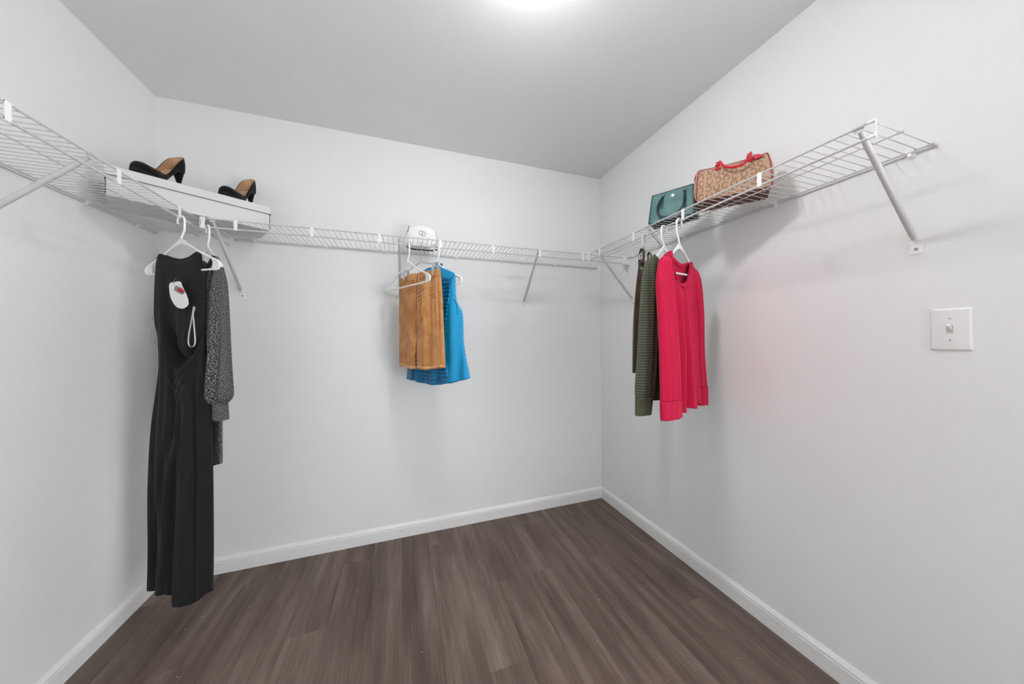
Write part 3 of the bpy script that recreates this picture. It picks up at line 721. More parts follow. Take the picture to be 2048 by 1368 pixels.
vtF = [(-.15, 1.55), (-.10, 1.585), (-.06, 1.575), (.0, 1.560), (.03, 1.580), (.045, 1.600), (.09, 1.580), (.146, 1.552)]
vtB = [(-.15, 1.55), (-.09, 1.600), (0, 1.606), (.045, 1.602), (.09, 1.580), (.146, 1.552)]
mb = garment(fVest, 180, 170, vL, vR, lambda u, f_: lerp1([(-.28, .985), (-.15, .980), (-.07, .974), (-.01, .972), (.06, .975), (.12, .990), (.246, 1.020)], u),
             lambda u, f_: lerp1(vtF if f_ else vtB, u), lambda t: lerp1([(0, .034), (.4, .034), (.7, .030), (.93, .024), (1, .010)], t), vest_fold)
for k_, f_ in enumerate(mb.f):    # the front right side panel is smooth cloth, in the lit tone of the blue
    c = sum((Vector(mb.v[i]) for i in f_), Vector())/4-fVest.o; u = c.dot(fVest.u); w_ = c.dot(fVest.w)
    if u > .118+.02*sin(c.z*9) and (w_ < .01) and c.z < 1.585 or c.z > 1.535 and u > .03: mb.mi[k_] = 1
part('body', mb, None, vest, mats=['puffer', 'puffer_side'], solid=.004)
def collar(i, t):
    a = 2*pi*i; u = -.035+.080*cos(a); w_ = .026*sin(a); zt_ = lerp1([(-.12, 1.607), (-.1, 1.620), (.02, 1.631), (.05, 1.600)], u) if sin(a) >= 0 else lerp1([(-.12, 1.604), (-.03, 1.598), (.02, 1.608), (.05, 1.600)], u)
    z0 = 1.560 if sin(a) < 0 else 1.58; z = z0+(zt_-z0)*t; return fVest(u, w_-.003*sin(pi*t), z)
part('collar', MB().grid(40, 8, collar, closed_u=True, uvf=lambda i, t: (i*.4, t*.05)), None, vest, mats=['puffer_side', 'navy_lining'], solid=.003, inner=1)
def vsurf(u, z, off): 
    t = (z-.98)/.6; l, r = sm1(vL, t), sm1(vR, t); c = max(-1, min(1, (u-(l+r)/2)/((r-l)/2))); s_ = sqrt(max(0, 1-c*c))
    d = lerp1([(0, .034), (.4, .034), (.7, .030), (.93, .024), (1, .010)], t); return fVest(u, -d*s_+vest_fold(u, z, t, True)*(s_**.6)-off, z)
part('pocket_zip', MB().tube([vsurf(p.x, p.z, .001) for p in catmull([(.150, 0, 1.420), (.163, 0, 1.398), (.172, 0, 1.370), (.174, 0, 1.335)], 6)], .0016, 6), 'navy_lining', vest)
part('armhole_trim', MB().tube([vsurf(p.x, p.z, .0) for p in catmull([(.144, 0, 1.549), (.134, 0, 1.51), (.136, 0, 1.46), (.147, 0, 1.435)], 6)], .0015, 6), 'navy_lining', vest)
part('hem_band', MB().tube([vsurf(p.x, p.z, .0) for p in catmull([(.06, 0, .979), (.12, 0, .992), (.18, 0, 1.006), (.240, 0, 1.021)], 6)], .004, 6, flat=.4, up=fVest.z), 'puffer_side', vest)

# --- red shirt
red = thing('shirt', 'raspberry red long-sleeved scoop-neck shirt on the right rod', 'shirt', fRed(0, 0, .90))
wv6 = waves(41, [.085, .043, .16], [.010, .005, .008], .5)
hemR = [(-.16, .905), (-.06, .898), (-.010, .894), (-.004, .912), (.058, .904), (.064, .924), (.14, .914)]
rtF = [(-.138, 1.530), (-.10, 1.560), (-.066, 1.578), (-.063, 1.560), (-.055, 1.505), (-.032, 1.460), (.002, 1.442), (.038, 1.458), (.062, 1.505), (.074, 1.548), (.083, 1.548), (.137, 1.505)]
rtB = [(-.138, 1.530), (-.10, 1.560), (-.066, 1.578), (-.045, 1.560), (.0, 1.540), (.03, 1.534), (.076, 1.548), (.137, 1.505)]
def red_fold(u, z, t, front): return wv6(u, z)*min(1, max(0, (1.56-z)/.45))**1.2*1.5*(1 if front else .7)
mb = garment(fRed, 170, 150, [(0, -.115), (.5, -.125), (.85, -.135), (1, -.137)], [(0, .142), (.5, .130), (.8, .132), (1, .136)],
             lambda u, f_: lerp1(hemR, u), lambda u, f_: lerp1(rtF if f_ else rtB, u),
             lambda t: lerp1([(0, .030), (.5, .027), (.85, .021), (.96, .014), (1, .006)], t), red_fold)
part('body', mb, 'red_jersey', red, solid=.0014)
def loopnb(tab, w0, w1, lo, hi, n=22):
    return [fRed(lo+(hi-lo)*i/n, w0+(w1-w0)*sin(pi*i/n), lerp1(tab, lo+(hi-lo)*i/n)) for i in range(n+1)]
mb = MB()
nb = catmull([(-.066, 0, 1.576), (-.063, 0, 1.550), (-.055, 0, 1.503), (-.032, 0, 1.458), (.002, 0, 1.440), (.038, 0, 1.456), (.062, 0, 1.505), (.075, 0, 1.548)], 6)
bm_ = []
for i, p in enumerate(nb):
    q = nb[min(i+1, len(nb)-1)]-nb[max(i-1, 0)]; nrm = Vector((q.z, 0, -q.x)).normalized()*.015; ww = -.0075-.003*sin(pi*i/(len(nb)-1))
    bm_.append((fRed(p.x, ww-.002, p.z), fRed(p.x+nrm.x, ww-.0075*sin(pi*i/(len(nb)-1))-.001, p.z+nrm.z)))
part('neckband', MB().grid(len(nb)-1, 1, lambda i, t: bm_[int(round(i*(len(nb)-1)))][int(round(t))]), 'red_jersey', red, solid=.0010, label='narrow band around the scoop neck')
bm2 = []
nb2 = catmull([(-.066, 0, 1.577), (-.045, 0, 1.562), (.0, 0, 1.541), (.03, 0, 1.536), (.077, 0, 1.549)], 6)
for i, p in enumerate(nb2):
    ww = .002+.002*sin(pi*i/(len(nb2)-1)); bm2.append((fRed(p.x, ww, p.z), fRed(p.x, ww+.004, p.z-.017)))
part('neckband', MB().grid(len(nb2)-1, 1, lambda i, t: bm2[int(round(i*(len(nb2)-1)))][int(round(t))]), 'red_jersey', red, solid=.0016)
lab = part('size_label', MB().obox(fRed(-.012, .0165, 1.499), fRed.u*.008, fRed.w*.0002, fRed.z*.026), 'red_jersey', red, smooth=False, label='printed size label inside the neck')
for (du, dz, a, b) in ((-.003, .019, .0010, .0022), (-.001, .020, .0022, .0008), (-.002, .010, .0020, .0010), (-.001, .004, .0028, .0009), (-.003, -.020, .0018, .0009), (.001, -.022, .0009, .0015)):
    part('print', MB().obox(fRed(-.012+du, .0158, 1.499+dz), fRed.u*a, fRed.w*.0002, fRed.z*b), 'tag', lab, smooth=False)
pL = [(-.105, -.001, 1.551), (-.116, -.005, 1.520), (-.126, -.012, 1.44), (-.124, -.022, 1.30), (-.125, -.030, 1.15), (-.127, -.034, 1.03), (-.127, -.035, .958)]
part('sleeve', sleeve(fRed, pL, [(0, .003), (.035, .014), (.16, .031), (.4, .054), (.8, .063), (1, .063)], [(0, .002), (.05, .009), (.2, .019), (1, .022)], 8, .005), 'red_jersey', red, solid=.0014)
part('cuff', sleeve(fRed, [(-.127, -.035, .960), (-.126, -.035, .92), (-.125, -.035, .884)], [(0, .0635), (.1, .066), (1, .0655)], [(0, .0225), (1, .021)], 9, .002, nt=10), 'red_jersey', red, solid=.0016)
pR = [(.110, 0, 1.524), (.122, -.002, 1.490), (.135, -.004, 1.42), (.150, -.002, 1.30), (.158, .002, 1.15), (.168, .002, 1.05), (.176, .002, .985)]
part('sleeve', sleeve(fRed, pR, [(0, .003), (.05, .014), (.2, .030), (1, .032)], [(0, .002), (.06, .009), (.3, .016), (1, .018)], 10, .003), 'red_jersey', red, solid=.0014)
part('cuff', sleeve(fRed, [(.176, .002, .988), (.178, .002, .945), (.179, .002, .900)], [(0, .032), (.1, .034), (1, .033)], [(0, .018), (1, .017)], 9, .002, nt=10), 'red_jersey', red, solid=.0016)

# --- olive waffle-knit sweater
green = thing('sweater', 'olive green waffle-knit sweater left of the red shirt', 'sweater', fGreen(0, 0, .93))
wv7 = waves(51, [.09, .05], [.005, .003], .8)
gt = [(-.14, 1.515), (-.117, 1.550), (-.085, 1.573), (-.057, 1.590), (-.04, 1.575), (0, 1.555), (.05, 1.57), (.10, 1.56), (.14, 1.52)]
mb = garment(fGreen, 100, 90, [(0, -.118), (.5, -.130), (1, -.138)], [(0, .120), (1, .130)],
             lambda u, f_: .935, lambda u, f_: lerp1(gt, u)-(.05*exp(-(u/.05)**2) if f_ else 0), lambda t: lerp1([(0, .024), (.8, .020), (1, .006)], t),
             lambda u, z, t, f_: wv7(u, z)*min(1, (1-t)*4))
part('body', mb, 'waffle', green, solid=.002)
pG = [(-.088, 0, 1.572), (-.100, -.003, 1.540), (-.112, -.008, 1.48), (-.124, -.012, 1.38), (-.138, -.016, 1.25), (-.154, -.018, 1.10), (-.164, -.018, 1.0), (-.168, -.018, .955)]
part('sleeve', sleeve(fGreen, pG, [(0, .003), (.04, .016), (.14, .032), (.4, .048), (.7, .056), (.9, .055), (1, .050)], [(0, .002), (.05, .009), (.2, .020), (.8, .026), (1, .022)], 12, .003, nt=60), 'waffle', green, solid=.0025)
part('cuff', sleeve(fGreen, [(-.169, -.018, .960), (-.172, -.018, .92), (-.175, -.018, .884)], [(0, .050), (1, .046)], [(0, .022), (1, .020)], 9, .002, nt=10), 'olive_rib', green, solid=.002)
pG2 = [(.105, .002, 1.53), (.13, .004, 1.40), (.135, .006, 1.2), (.138, .008, 1.0), (.138, .008, .90)]
part('sleeve', sleeve(fGreen, pG2, [(0, .018), (.3, .03), (1, .026)], [(0, .010), (.2, .018), (1, .018)], 13, .003), 'waffle', green, solid=.002)

# --- dark brown corduroy pinafore, furthest back
brown = thing('pinafore', 'dark brown corduroy garment with shoulder strap and metal snap, behind olive sweater', 'clothing', fBrown(0, 0, 1.05))
wv8 = waves(61, [.08], [.005], .8)
mb = garment(fBrown, 80, 70, [(0, -.145), (.35, -.130), (.6, -.108), (.82, -.088), (1, -.062)], [(0, .15), (.6, .12), (1, .10)],
             lambda u, f_: 1.05, lambda u, f_: lerp1([(-.062, 1.580), (0, 1.572), (.1, 1.575)], u), lambda t: lerp1([(0, .024), (.8, .018), (1, .008)], t), lambda u, z, t, f_: wv8(u, z)*min(1, (1-t)*3))
part('body', mb, 'brown_cord', brown, solid=.002)
for a, b, lab_ in ((-.036, -.006, None), (.06, .085, None)):
    c_ = (a+b)/2; h_ = (b-a)/2-.003
    def strap(i, t, c_=c_, h_=h_):
        a_ = pi*t; return fBrown(c_+h_*(2*i-1)+(-.014*(1-sin(a_)) if c_ < 0 else 0), -.010*cos(a_), 1.566+.084*sin(a_)**.5)
    part('strap', MB().grid(6, 24, strap, uvf=lambda i, t: (i*.03, t*.15)), 'brown_cord', brown, solid=.003)
part('waistband', MB().tube([fBrown(-.074, -.013, 1.578), fBrown(-.02, -.016, 1.572), fBrown(.06, -.014, 1.572)], .011, 8, flat=.3, up=fBrown.z), 'brown_cord', brown)
for (u, z, bw) in ((-.074, 1.542, -.013), (-.038, 1.577, -.022)):
    r_ = .0062 if z < 1.55 else .0035
    b_ = part('snap_button', MB().disc(fBrown(u, bw, z), -fBrown.w, r_, .004, 16, r2=r_*.8), 'chrome', brown)
    if r_ > .005: part('snap_centre', MB().disc(fBrown(u, bw-.0042, z), -fBrown.w, .0022, .0012, 10), 'antique', b_)
hanger(fBrown, 'cream translucent hanger carrying the dark brown corduroy garment', tip=.060, flip=-1, neck_z=1.650, tipz=1.610, barz=1.592, mat='cream', group='cream hanger at the back of the right rod')

# ------------------------------------------------------------------ grey box with shoes
ba = radians(31.05); bu = Vector((cos(ba), sin(ba), 0)); bn = Vector((-sin(ba), cos(ba), 0)); B0 = Vector((-1.0435, 1.5695, ZDECK+.0004))
def bp(s, d, z): return B0+bu*s+bn*d+Vector((0, 0, z))
BL, BD, BH = .507, .198, .115
box = thing('storage_box', 'long silver grey lidded box across the left corner', 'box', bp(BL/2, BD/2, 0))
def boxmb(s0, s1, d0, d1, z0, z1): 
    return MB().obox(bp((s0+s1)/2, (d0+d1)/2, (z0+z1)/2), bu*((s1-s0)/2), bn*((d1-d0)/2), Vector((0, 0, (z1-z0)/2)))
part('body', boxmb(.004, BL-.004, .003, BD-.003, 0, BH-.006), 'box', box, smooth=False, bevel=.0015)
lid = part('lid', boxmb(0, BL, 0, BD, BH-.036, BH), 'box', box, smooth=False, bevel=.0025)
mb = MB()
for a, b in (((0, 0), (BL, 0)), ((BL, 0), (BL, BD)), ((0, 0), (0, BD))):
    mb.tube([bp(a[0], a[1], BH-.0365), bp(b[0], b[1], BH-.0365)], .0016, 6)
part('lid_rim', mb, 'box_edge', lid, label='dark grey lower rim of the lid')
mb = MB(); mb.tube([bp(BL-.004, .003, .003), bp(BL-.004, .003, BH-.038)], .0013, 6); mb.tube([bp(.004, .003, .003), bp(.004, .003, BH-.004)], .0014, 6)
part('corner_edge', mb, 'black_edge', box, label='dark vertical corner edges')

def shoe(toe, deg, label, mirror=1):
    LN = .215
    a = radians(deg); du = Vector((cos(a), sin(a), 0)); dv = Vector((-sin(a), cos(a), 0))*mirror; base = Vector(toe)
    def P(s, y, z): return base+du*(s*LN)+dv*y+Vector((0, 0, z))
    t = thing('high_heel_shoe', label, 'shoe', P(.5, 0, 0), 'pair of black suede pumps on the grey box')
    wid = [(0, .001), (.008, .010), (.03, .019), (.08, .029), (.16, .036), (.26, .0395), (.36, .038), (.55, .029), (.75, .0285), (.86, .029), (.93, .0245), (.97, .0165), (.99, .009), (1, .00005)]
    solez = [(0, .017), (.08, .008), (.2, .002), (.32, .003), (.5, .032), (.65, .070), (.78, .096), (1, .106)]
    toph = [(0, .001), (.01, .018), (.04, .033), (.10, .042), (.2, .046), (.33, .046), (.42, .038), (.55, .034), (.72, .046), (.88, .068), (1, .082)]   # above the sole
    side = [(.33, 1.0), (.36, .82), (.42, .66), (.55, .58), (.72, .68), (.88, .90), (1, 1.0)]
    ns, na = 84, 32; gapt = [(.30, 0), (.34, .22), (.42, .42), (.6, .50), (.9, .40), (1, .15)]
    sof = lambda t: .5-.5*cos(pi*t)
    def up(i, t):                   # i across (side to side over the top), t along
        s_ = sof(t); w_ = sm1(wid, s_); z0 = sm1(solez, s_); h = sm1(toph, s_)
        b = 2*i-1
        if s_ < .30: ang = b*pi/2
        else:
            gap = sm1(gapt, s_)*pi/2
            ang = (gap+(pi/2-gap)*abs(b))*(1 if b > 0 else -1)
        y = w_*sin(ang)*(1.0 if abs(ang) < 1.2 else 1.0); z = h*(abs(cos(ang))**.62)
        if s_ >= .30:
            k = min(1, (s_-.30)/.12); g0 = sm1(gapt, s_)*pi/2
            zt_ = h*(1-abs(ang-0)*0); frac = (pi/2-abs(ang))/(pi/2-g0) if g0 < pi/2 else 1
            zs = h*sm1(side, s_)*(frac**.85); ys = w_*(1-.16*frac)
            y = y*(1-k)+ys*k*(1 if ang > 0 else -1); z = z*(1-k)+zs*k
        lean = .022*max(0, (s_-.85)/.15)
        k2 = max(0, (s_-.80)/.20)**2; fz = z/max(h, .001); return P(s_+k2*(.030*sin(pi*min(1, fz*.9))-.020*fz), y*(1+.10*sin(pi*min(1, fz))*(s_ > .4)), z0+z)
    skip = lambda i, t: (sof(t) > .30 and abs(i-.5) < 1.02/na)
    mb = MB().grid(na, ns, up, skip=skip)
    if mirror > 0: mb.f = [tuple(reversed(f)) for f in mb.f]
    part('upper', mb, None, t, mats=['suede', 'shoe_lining'], solid=.0022, solid_off=1, inner=1, rim=0)
    def ins(i, t): s_ = .20+.79*t; w_ = sm1(wid, s_)*.95; return P(s_, w_*(2*i-1), sm1(solez, s_)+.0035)
    part('insole', MB().grid(8, 30, ins), 'shoe_lining', t, solid=.001)
    def so(i, t): w_ = sm1(wid, t)+.0012; return P(t, w_*(2*i-1), sm1(solez, t)-.0012)
    part('outsole', MB().grid(8, 50, so), 'sole', t, solid=.0026)
    mb = MB(); n = 30
    for sg in (-1, 1): mb.tube([P(.40*i/n, sg*(sm1(wid, .40*i/n)+.0016), sm1(solez, .40*i/n)+.0008) for i in range(n+1)], .0008, 5)
    part('welt', mb, 'welt', t, label='thin grey sole edge around the toe')
    # heel
    rings_ = [(.950, .0, .0066, .0058), (.952, .026, .0072, .0064), (.951, .058, .0086, .0080), (.942, .082, .0135, .0140), (.925, .102, .0175, .0215)]
    vs = []
    for (s_, z, rl, rw) in rings_:
        for j in range(20):
            a_ = 2*pi*j/20; cc = cos(a_); vs.append(P(s_, 0, z)+du*(rl*(cc if cc > 0 else cc*.75))+dv*(rw*sin(a_)))
    fs = [(i*20+j, i*20+(j+1) % 20, (i+1)*20+(j+1) % 20, (i+1)*20+j) for i in range(len(rings_)-1) for j in range(20)]+[tuple(range(19, -1, -1)), tuple(80+j for j in range(20))]
    hl = part('heel', MB().add(vs, fs), 'suede', t)
    part('heel_tip', MB().tube([P(.950, 0, -.0012), P(.950, 0, .002)], .0072, 14), 'sole', hl)
ZB = ZDECK+.0004+BH+.0015
def onbox(s_, d): p = bp(s_, d, 0); return (p.x, p.y, ZB+.001)
shoe(onbox(.074, .012), 31+51, 'black suede pump at left, nearer the box middle, heel fully visible')
shoe(onbox(.334, .012), 31+52, 'black suede pump nearer the right end of grey box', -1)

# ------------------------------------------------------------------ teal satchel
ZS = ZDECK+.0006
def bagframe(x, y, deg):
    f = Fr(x, y, deg); return f
tb = bagframe(1.142, 1.2104, -60.6)      # u along the front, w towards the wall
teal = thing('handbag', 'teal leather satchel with two dark handles beside the tan bag', 'handbag', tb(.1, .045, ZS), 'handbags on the wire shelves')
TL, TD, TH = .200, .095, .148
def trap(u, v, z):          # tapered satchel block: u 0..1, v 0..1
    k = z/TH; taper = .010*k; dt = .030*k**1.3
    return tb(taper+(TL-2*taper)*u, dt+(TD-2*dt)*v, ZS+z)
def tealside(i, t):
    per = rrect(.5, .5, .10, 4)+[]
    k = len(per); j = int(round(i*k)) % k; p = per[j]; bulge = .0
    z = .006+(TH-.006)*t
    return trap(.5+p[0], .5+p[1]*1.0, z)
k = 20
mb = MB().grid(k, 14, tealside, closed_u=True)
top = len(mb.v); n0 = 14*k; mb.f.append(tuple(n0+j for j in range(k))); mb.mi.append(0)
part('body', mb, 'teal', teal, smooth_angle=45)
def base_ring(i, t):
    per = rrect(.5, .5, .12, 4); p = per[int(round(i*k)) % k]; sc_ = 1-.04*(1-t); return trap(.5+p[0]*sc_, .5+p[1]*sc_, .002+.006*t)
mb = MB().grid(k, 2, base_ring, closed_u=True); mb.f.append(tuple(range(k-1, -1, -1))); mb.mi.append(0)
part('base', mb, 'bag_base', teal, smooth=False)
for u in (.10, .90):
    for v in (.15, .85): part('foot_stud', MB().ball(tuple(trap(u, v, .002)), .003), 'chrome', teal)
for v in (-.005, 1.005):
    for u in (.0, 1.0):
        part('edge_piping', MB().tube([trap(u+(.012 if u < .5 else -.012), v, .004+(TH-.004)*i/10) for i in range(11)], .0018, 6), 'teal_dark', teal)
    part('top_binding', MB().tube([trap(.01+.98*i/10, v, TH) for i in range(11)], .0019, 6), 'teal_dark', teal)
part('side_gusset', MB().add([trap(-.004, .12, .01), trap(-.004, .88, .01), trap(-.004, .85, TH-.004), trap(-.004, .15, TH-.004)], [(0, 1, 2, 3)]), 'teal_dark', teal, solid=.002)
part('zip', MB().tube([trap(.02+.96*i/10, .5, TH+.001) for i in range(11)], .0022, 6), 'teal_dark', teal)
# handles: front one droops down the face, back one behind
def front(u, z, off): k_ = z/TH; return tb(.010*k_+(TL-.020*k_)*u, .030*k_**1.3-off, ZS+z)
hp = catmull([front(.30, .122, .004), front(.26, .105, .012), front(.215, .075, .016), (front(.24, .038, .018)), front(.36, .016, .020), front(.50, .012, .020), front(.64, .018, .020), front(.77, .045, .018), front(.80, .085, .014), front(.80, .125, .004)], 6)
part('handle', MB().tube(hp, .0066, 10, flat=.6, up=(0, 0, 1)), 'teal_dark', teal, label='dark teal handle drooping down the front')
hp = catmull([tb(.055, TD-.028, ZS+.125), tb(.05, TD-.008, ZS+.12), tb(.05, TD+.006, ZS+.08), tb(.10, TD+.010, ZS+.045), tb(.15, TD+.006, ZS+.08), tb(.15, TD-.008, ZS+.12), tb(.145, TD-.028, ZS+.125)], 6)
part('handle', MB().tube(hp, .0048, 8), 'teal_dark', teal)
for u in (.30, .80):
    mb = MB(); c_ = front(u, .127, .004)
    mb.tube([c_+tb.u*(.0075*sx)+Vector((0, 0, .004*sz_)) for sx, sz_ in ((-1, -1), (1, -1), (1, 1), (-1, 1))], .0012, 6, closed=True)
    part('handle_ring', mb, 'chrome', teal)
    part('ring_tab', MB().obox(front(u, .133, .001), tb.u*.007, tb.w*.001, Vector((0, 0, .005))), 'teal_dark', teal, smooth=False)
part('strap_loop', MB().tube(catmull([front(.30, .120, .010), front(.27, .10, .017), front(.275, .078, .018), front(.30, .078, .018), front(.31, .10, .016), front(.305, .120, .010)], 5), .0020, 6), 'teal_dark', teal)
mb = MB(); mb.disc(front(.53, .119, .0005), -tb.w, .0072, .0025, 20, r2=.0062)
em = part('emblem', mb, 'chrome', teal, smooth_angle=50, label='round silver turnlock emblem')
for u in (.475, .585): part('emblem_bead', MB().ball(tuple(front(u, .119+(.001 if u > .5 else -.001), .0012)), .0024), 'chrome', em)
part('emblem_bar', MB().obox(front(.53, .119, .0034), tb.u*.004, tb.w*.0006, Vector((0, 0, .0012))), 'antique', em, smooth=False)

# ------------------------------------------------------------------ tan monogram satchel
nb_ = bagframe(1.1603, .9635, -52.0)
tan = thing('handbag', 'tan monogram canvas satchel with red handles and red hang tag', 'handbag', nb_(.12, .05, ZS), 'handbags on the wire shelves')
NL, ND, NH = .240, .118, .160
PER = []  # cross-section (v, z): base front -> up front -> over the top -> down the back
PER = [(0.0, .010), (-.003, .04), (.000, .08), (.010, .115), (.026, .142), (.045, .156), (.059, .160), (.073, .156), (.092, .142), (.108, .115), (.118, .08), (.121, .04), (.118, .010)]
PERc = [(p.x, p.z) for p in catmull([(a, 0, b) for a, b in PER], 5)]
plen = [0]
for (a, b), (c, d) in zip(PERc, PERc[1:]): plen.append(plen[-1]+sqrt((a-c)**2+(b-d)**2))
def tsurf(u, q, off=0.0):       # u: metres along, q: metres up the perimeter from the front base
    q = max(0, min(plen[-1]-1e-6, q)); i = max(j for j in range(len(plen)) if plen[j] <= q); i = min(i, len(PERc)-2)
    f_ = (q-plen[i])/(plen[i+1]-plen[i]); a, b = PERc[i], PERc[i+1]; v = a[0]+(b[0]-a[0])*f_; z = a[1]+(b[1]-a[1])*f_
    t_ = Vector((b[0]-a[0], b[1]-a[1])).normalized(); nv, nz = -t_.y, t_.x
    e = abs(u/NL-.5)*2; sag = .006*(1-e**2)*(z/NH)**2
    z = z-sag; end = .010*(z/NH)**2
    uu = end+(NL-2*end)*(u/NL)
    return nb_(uu, v+nv*off, ZS+z+nz*off)
mb = MB().grid(30, len(PERc)-1, lambda i, t: tsurf(NL*i, plen[int(round(t*(len(PERc)-1)))]))
part('body', mb, 'canvas', tan)
for u in (0.0, NL):
    ring0 = [tsurf(u, q) for q in plen]; c_ = sum(ring0, Vector())/len(ring0)-Vector((0, 0, .01)); sg = 1 if u > 0 else -1
    def ep(i, t):
        p = ring0[int(round(i*(len(ring0)-1)))]; return p.lerp(c_, t)+nb_.u*(sg*.016*(1-(1-t)**2.2))
    part('end_panel', MB().grid(len(ring0)-1, 6, ep), 'canvas', tan)
    part('end_piping', MB().tube([tsurf(u, q, .0008) for q in plen], .0022, 6), 'piping', tan, label='dark red piping around the end')
vs = [nb_(.002, .0, ZS+.010), nb_(NL-.002, 0, ZS+.010), nb_(NL-.002, .118, ZS+.010), nb_(.002, .118, ZS+.010), nb_(.006, .006, ZS+.0025), nb_(NL-.006, .006, ZS+.0025), nb_(NL-.006, .112, ZS+.0025), nb_(.006, .112, ZS+.0025)]
part('base', MB().add(vs, [(0, 1, 2, 3), (7, 6, 5, 4), (0, 4, 5, 1), (1, 5, 6, 2), (2, 6, 7, 3), (3, 7, 4, 0)]), 'brown_leather', tan, smooth=False, bevel=.002)
for u in (.02, NL-.02):
    for v in (.018, .10): part('foot_stud', MB().ball(tuple(nb_(u, v, ZS+.0035)), .0038), 'chrome', tan)
# letter C pattern following the canvas
mb = MB()
def letterC(cu, cq, r, ang, mb=mb, th=.0046):
    n = 12; pi_, po = [], []
    for i in range(n+1):
        a = ang+radians(38)+radians(284)*i/n
        for rr, L_ in ((r-th/2, pi_), (r+th/2, po)):
            L_.append(tsurf(cu+rr*.86*cos(a), cq+rr*sin(a), .0006))
    mb.add(pi_+po, [(i, i+1, n+2+i, n+1+i) for i in range(n)])
def ringo(cu, cq, r, th=.0007):
    n = 14; a_ = [tsurf(cu+r*cos(2*pi*i/n), cq+r*1.1*sin(2*pi*i/n), .0006) for i in range(n)]; b_ = [tsurf(cu+(r+th)*cos(2*pi*i/n), cq+(r+th)*1.1*sin(2*pi*i/n), .0006) for i in range(n)]
    mb.add(a_+b_, [(i, (i+1) % n, n+(i+1) % n, n+i) for i in range(n)])
su_, sq_ = .0285, .0285
for j in range(9):
    for i in range(9):
        cu = .016+i*su_+(0 if j % 2 == 0 else -.004); cq = .014+j*sq_
        if cu < .012 or cu > NL-.012 or cq > plen[-1]-.012: continue
        if (i+j) % 2 == 0: letterC(cu, cq, .0120, [0, pi][(i//2+j) % 2])
        else: letterC(cu, cq, .0120, [pi/2, -pi/2][(i//2+j) % 2])
        ringo(cu, cq, .0072)
po = part('monogram_print', mb, 'canvas_dark', tan, smooth=False, label='brown woven letter C pattern'); po['kind'] = 'stuff'
qtop = min(plen, key=lambda q: abs(q-plen[-1]/2))
for dq in (-.008, .008): part('zip_trim', MB().tube([tsurf(NL*i/20, qtop+dq, .001) for i in range(21)], .0020, 6), 'red_leather' if dq > 0 else 'piping', tan)
part('zip', MB().tube([tsurf(NL*i/20, qtop, .001) for i in range(21)], .0028, 6), 'brown_leather', tan)
mb = MB()
e0 = tsurf(0, qtop, .002)
for j_, dx in enumerate((-.004, 0, .004)): mb.tube([e0, e0-nb_.u*.012+Vector((0, 0, -.012)), e0-nb_.u*(.018)+nb_.w*dx+Vector((0, 0, -.034-.004*j_))], .0016, 5)
part('zip_pull', mb, 'red_leather', tan, label='red leather tassel zip pull')
# handles with tabs
qf = plen[-1]/2-.028
for ux in (.070, .182):
    for q_ in (qf, plen[-1]-qf):
        mb = MB(); n = 10; ps = []
        c_ = [(ux+.013*cos(radians(200+140*i/n)), q_-.012+.014*sin(radians(200+140*i/n))) for i in range(n+1)]+[(ux+.006, q_+.018), (ux-.006, q_+.018)]
        vs = [tsurf(a, b, .0012) for a, b in c_]; vs2 = [tsurf(a, b, .0034) for a, b in c_]; kk = len(vs)
        mb.add(vs+vs2, [tuple(range(kk, 2*kk)), tuple(range(kk-1, -1, -1))]+[(i, (i+1) % kk, kk+(i+1) % kk, kk+i) for i in range(kk)])
        part('handle_tab', mb, 'red_leather', tan, smooth=False)
    tr = part('handle_ring', MB().tube([p for p in arc(tsurf(ux, qf+.026, .010), .009, 0, 2*pi*.96, 16, nb_.u, Vector((0, 0, 1)))], .0013, 6), 'chrome', tan)
    mb = MB(); c0 = tsurf(ux, qf+.030, .012)
    mb.ball(c0, .0095, sc=(1, 1, .85)); mb.obox(c0+Vector((0, 0, .007)), nb_.u*.005, nb_.w*.006, Vector((0, 0, .005))); mb.obox(c0+nb_.u*.006+Vector((0, 0, .004)), nb_.u*.004, nb_.w*.003, Vector((0, 0, .007)))
    part('handle_knot', mb, 'red_leather', tan, smooth_angle=40)
def tf(u, q, off): return tsurf(u, q, off)
hp = catmull([tf(.074, qf+.018, .016), tf(.079, qf-.006, .022), tf(.092, qf-.036, .022), tf(.118, qf-.052, .022), tf(.148, qf-.052, .022), tf(.172, qf-.034, .022), tf(.184, qf-.002, .022), tf(.184, qf+.024, .016)], 6)
part('handle', MB().tube(hp, .0045, 12), 'red_leather', tan, label='rolled red leather handle drooping over the front')
qb = plen[-1]-qf
hp = catmull([tf(.074, qb-.012, .012), tf(.080, qb+.006, .016), tf(.10, qb+.030, .016), tf(.128, qb+.038, .016), tf(.160, qb+.030, .016), tf(.180, qb+.006, .016), tf(.184, qb-.012, .012)], 6)
part('handle', MB().tube(hp, .0042, 10), 'red_leather', tan)
c_ = [(.193, qf+.012), (.212, qf+.010), (.224, qf-.020), (.196, qf-.030), (.188, qf-.004)]
vs = [tsurf(a, b, .006) for a, b in c_]; vs2 = [tsurf(a, b, .009) for a, b in c_]; kk = 5
tg = part('hang_tag', MB().add(vs+vs2, [tuple(range(kk, 2*kk)), tuple(range(kk-1, -1, -1))]+[(i, (i+1) % kk, kk+(i+1) % kk, kk+i) for i in range(kk)]), 'red_leather', tan, smooth=False, bevel=.0008, label='red leather hang tag')
part('tag_chain', MB().tube([tsurf(.186, qf+.028, .012), tsurf(.193, qf+.018, .012), tsurf(.199, qf+.008, .010)], .0012, 6), 'chrome', tg)

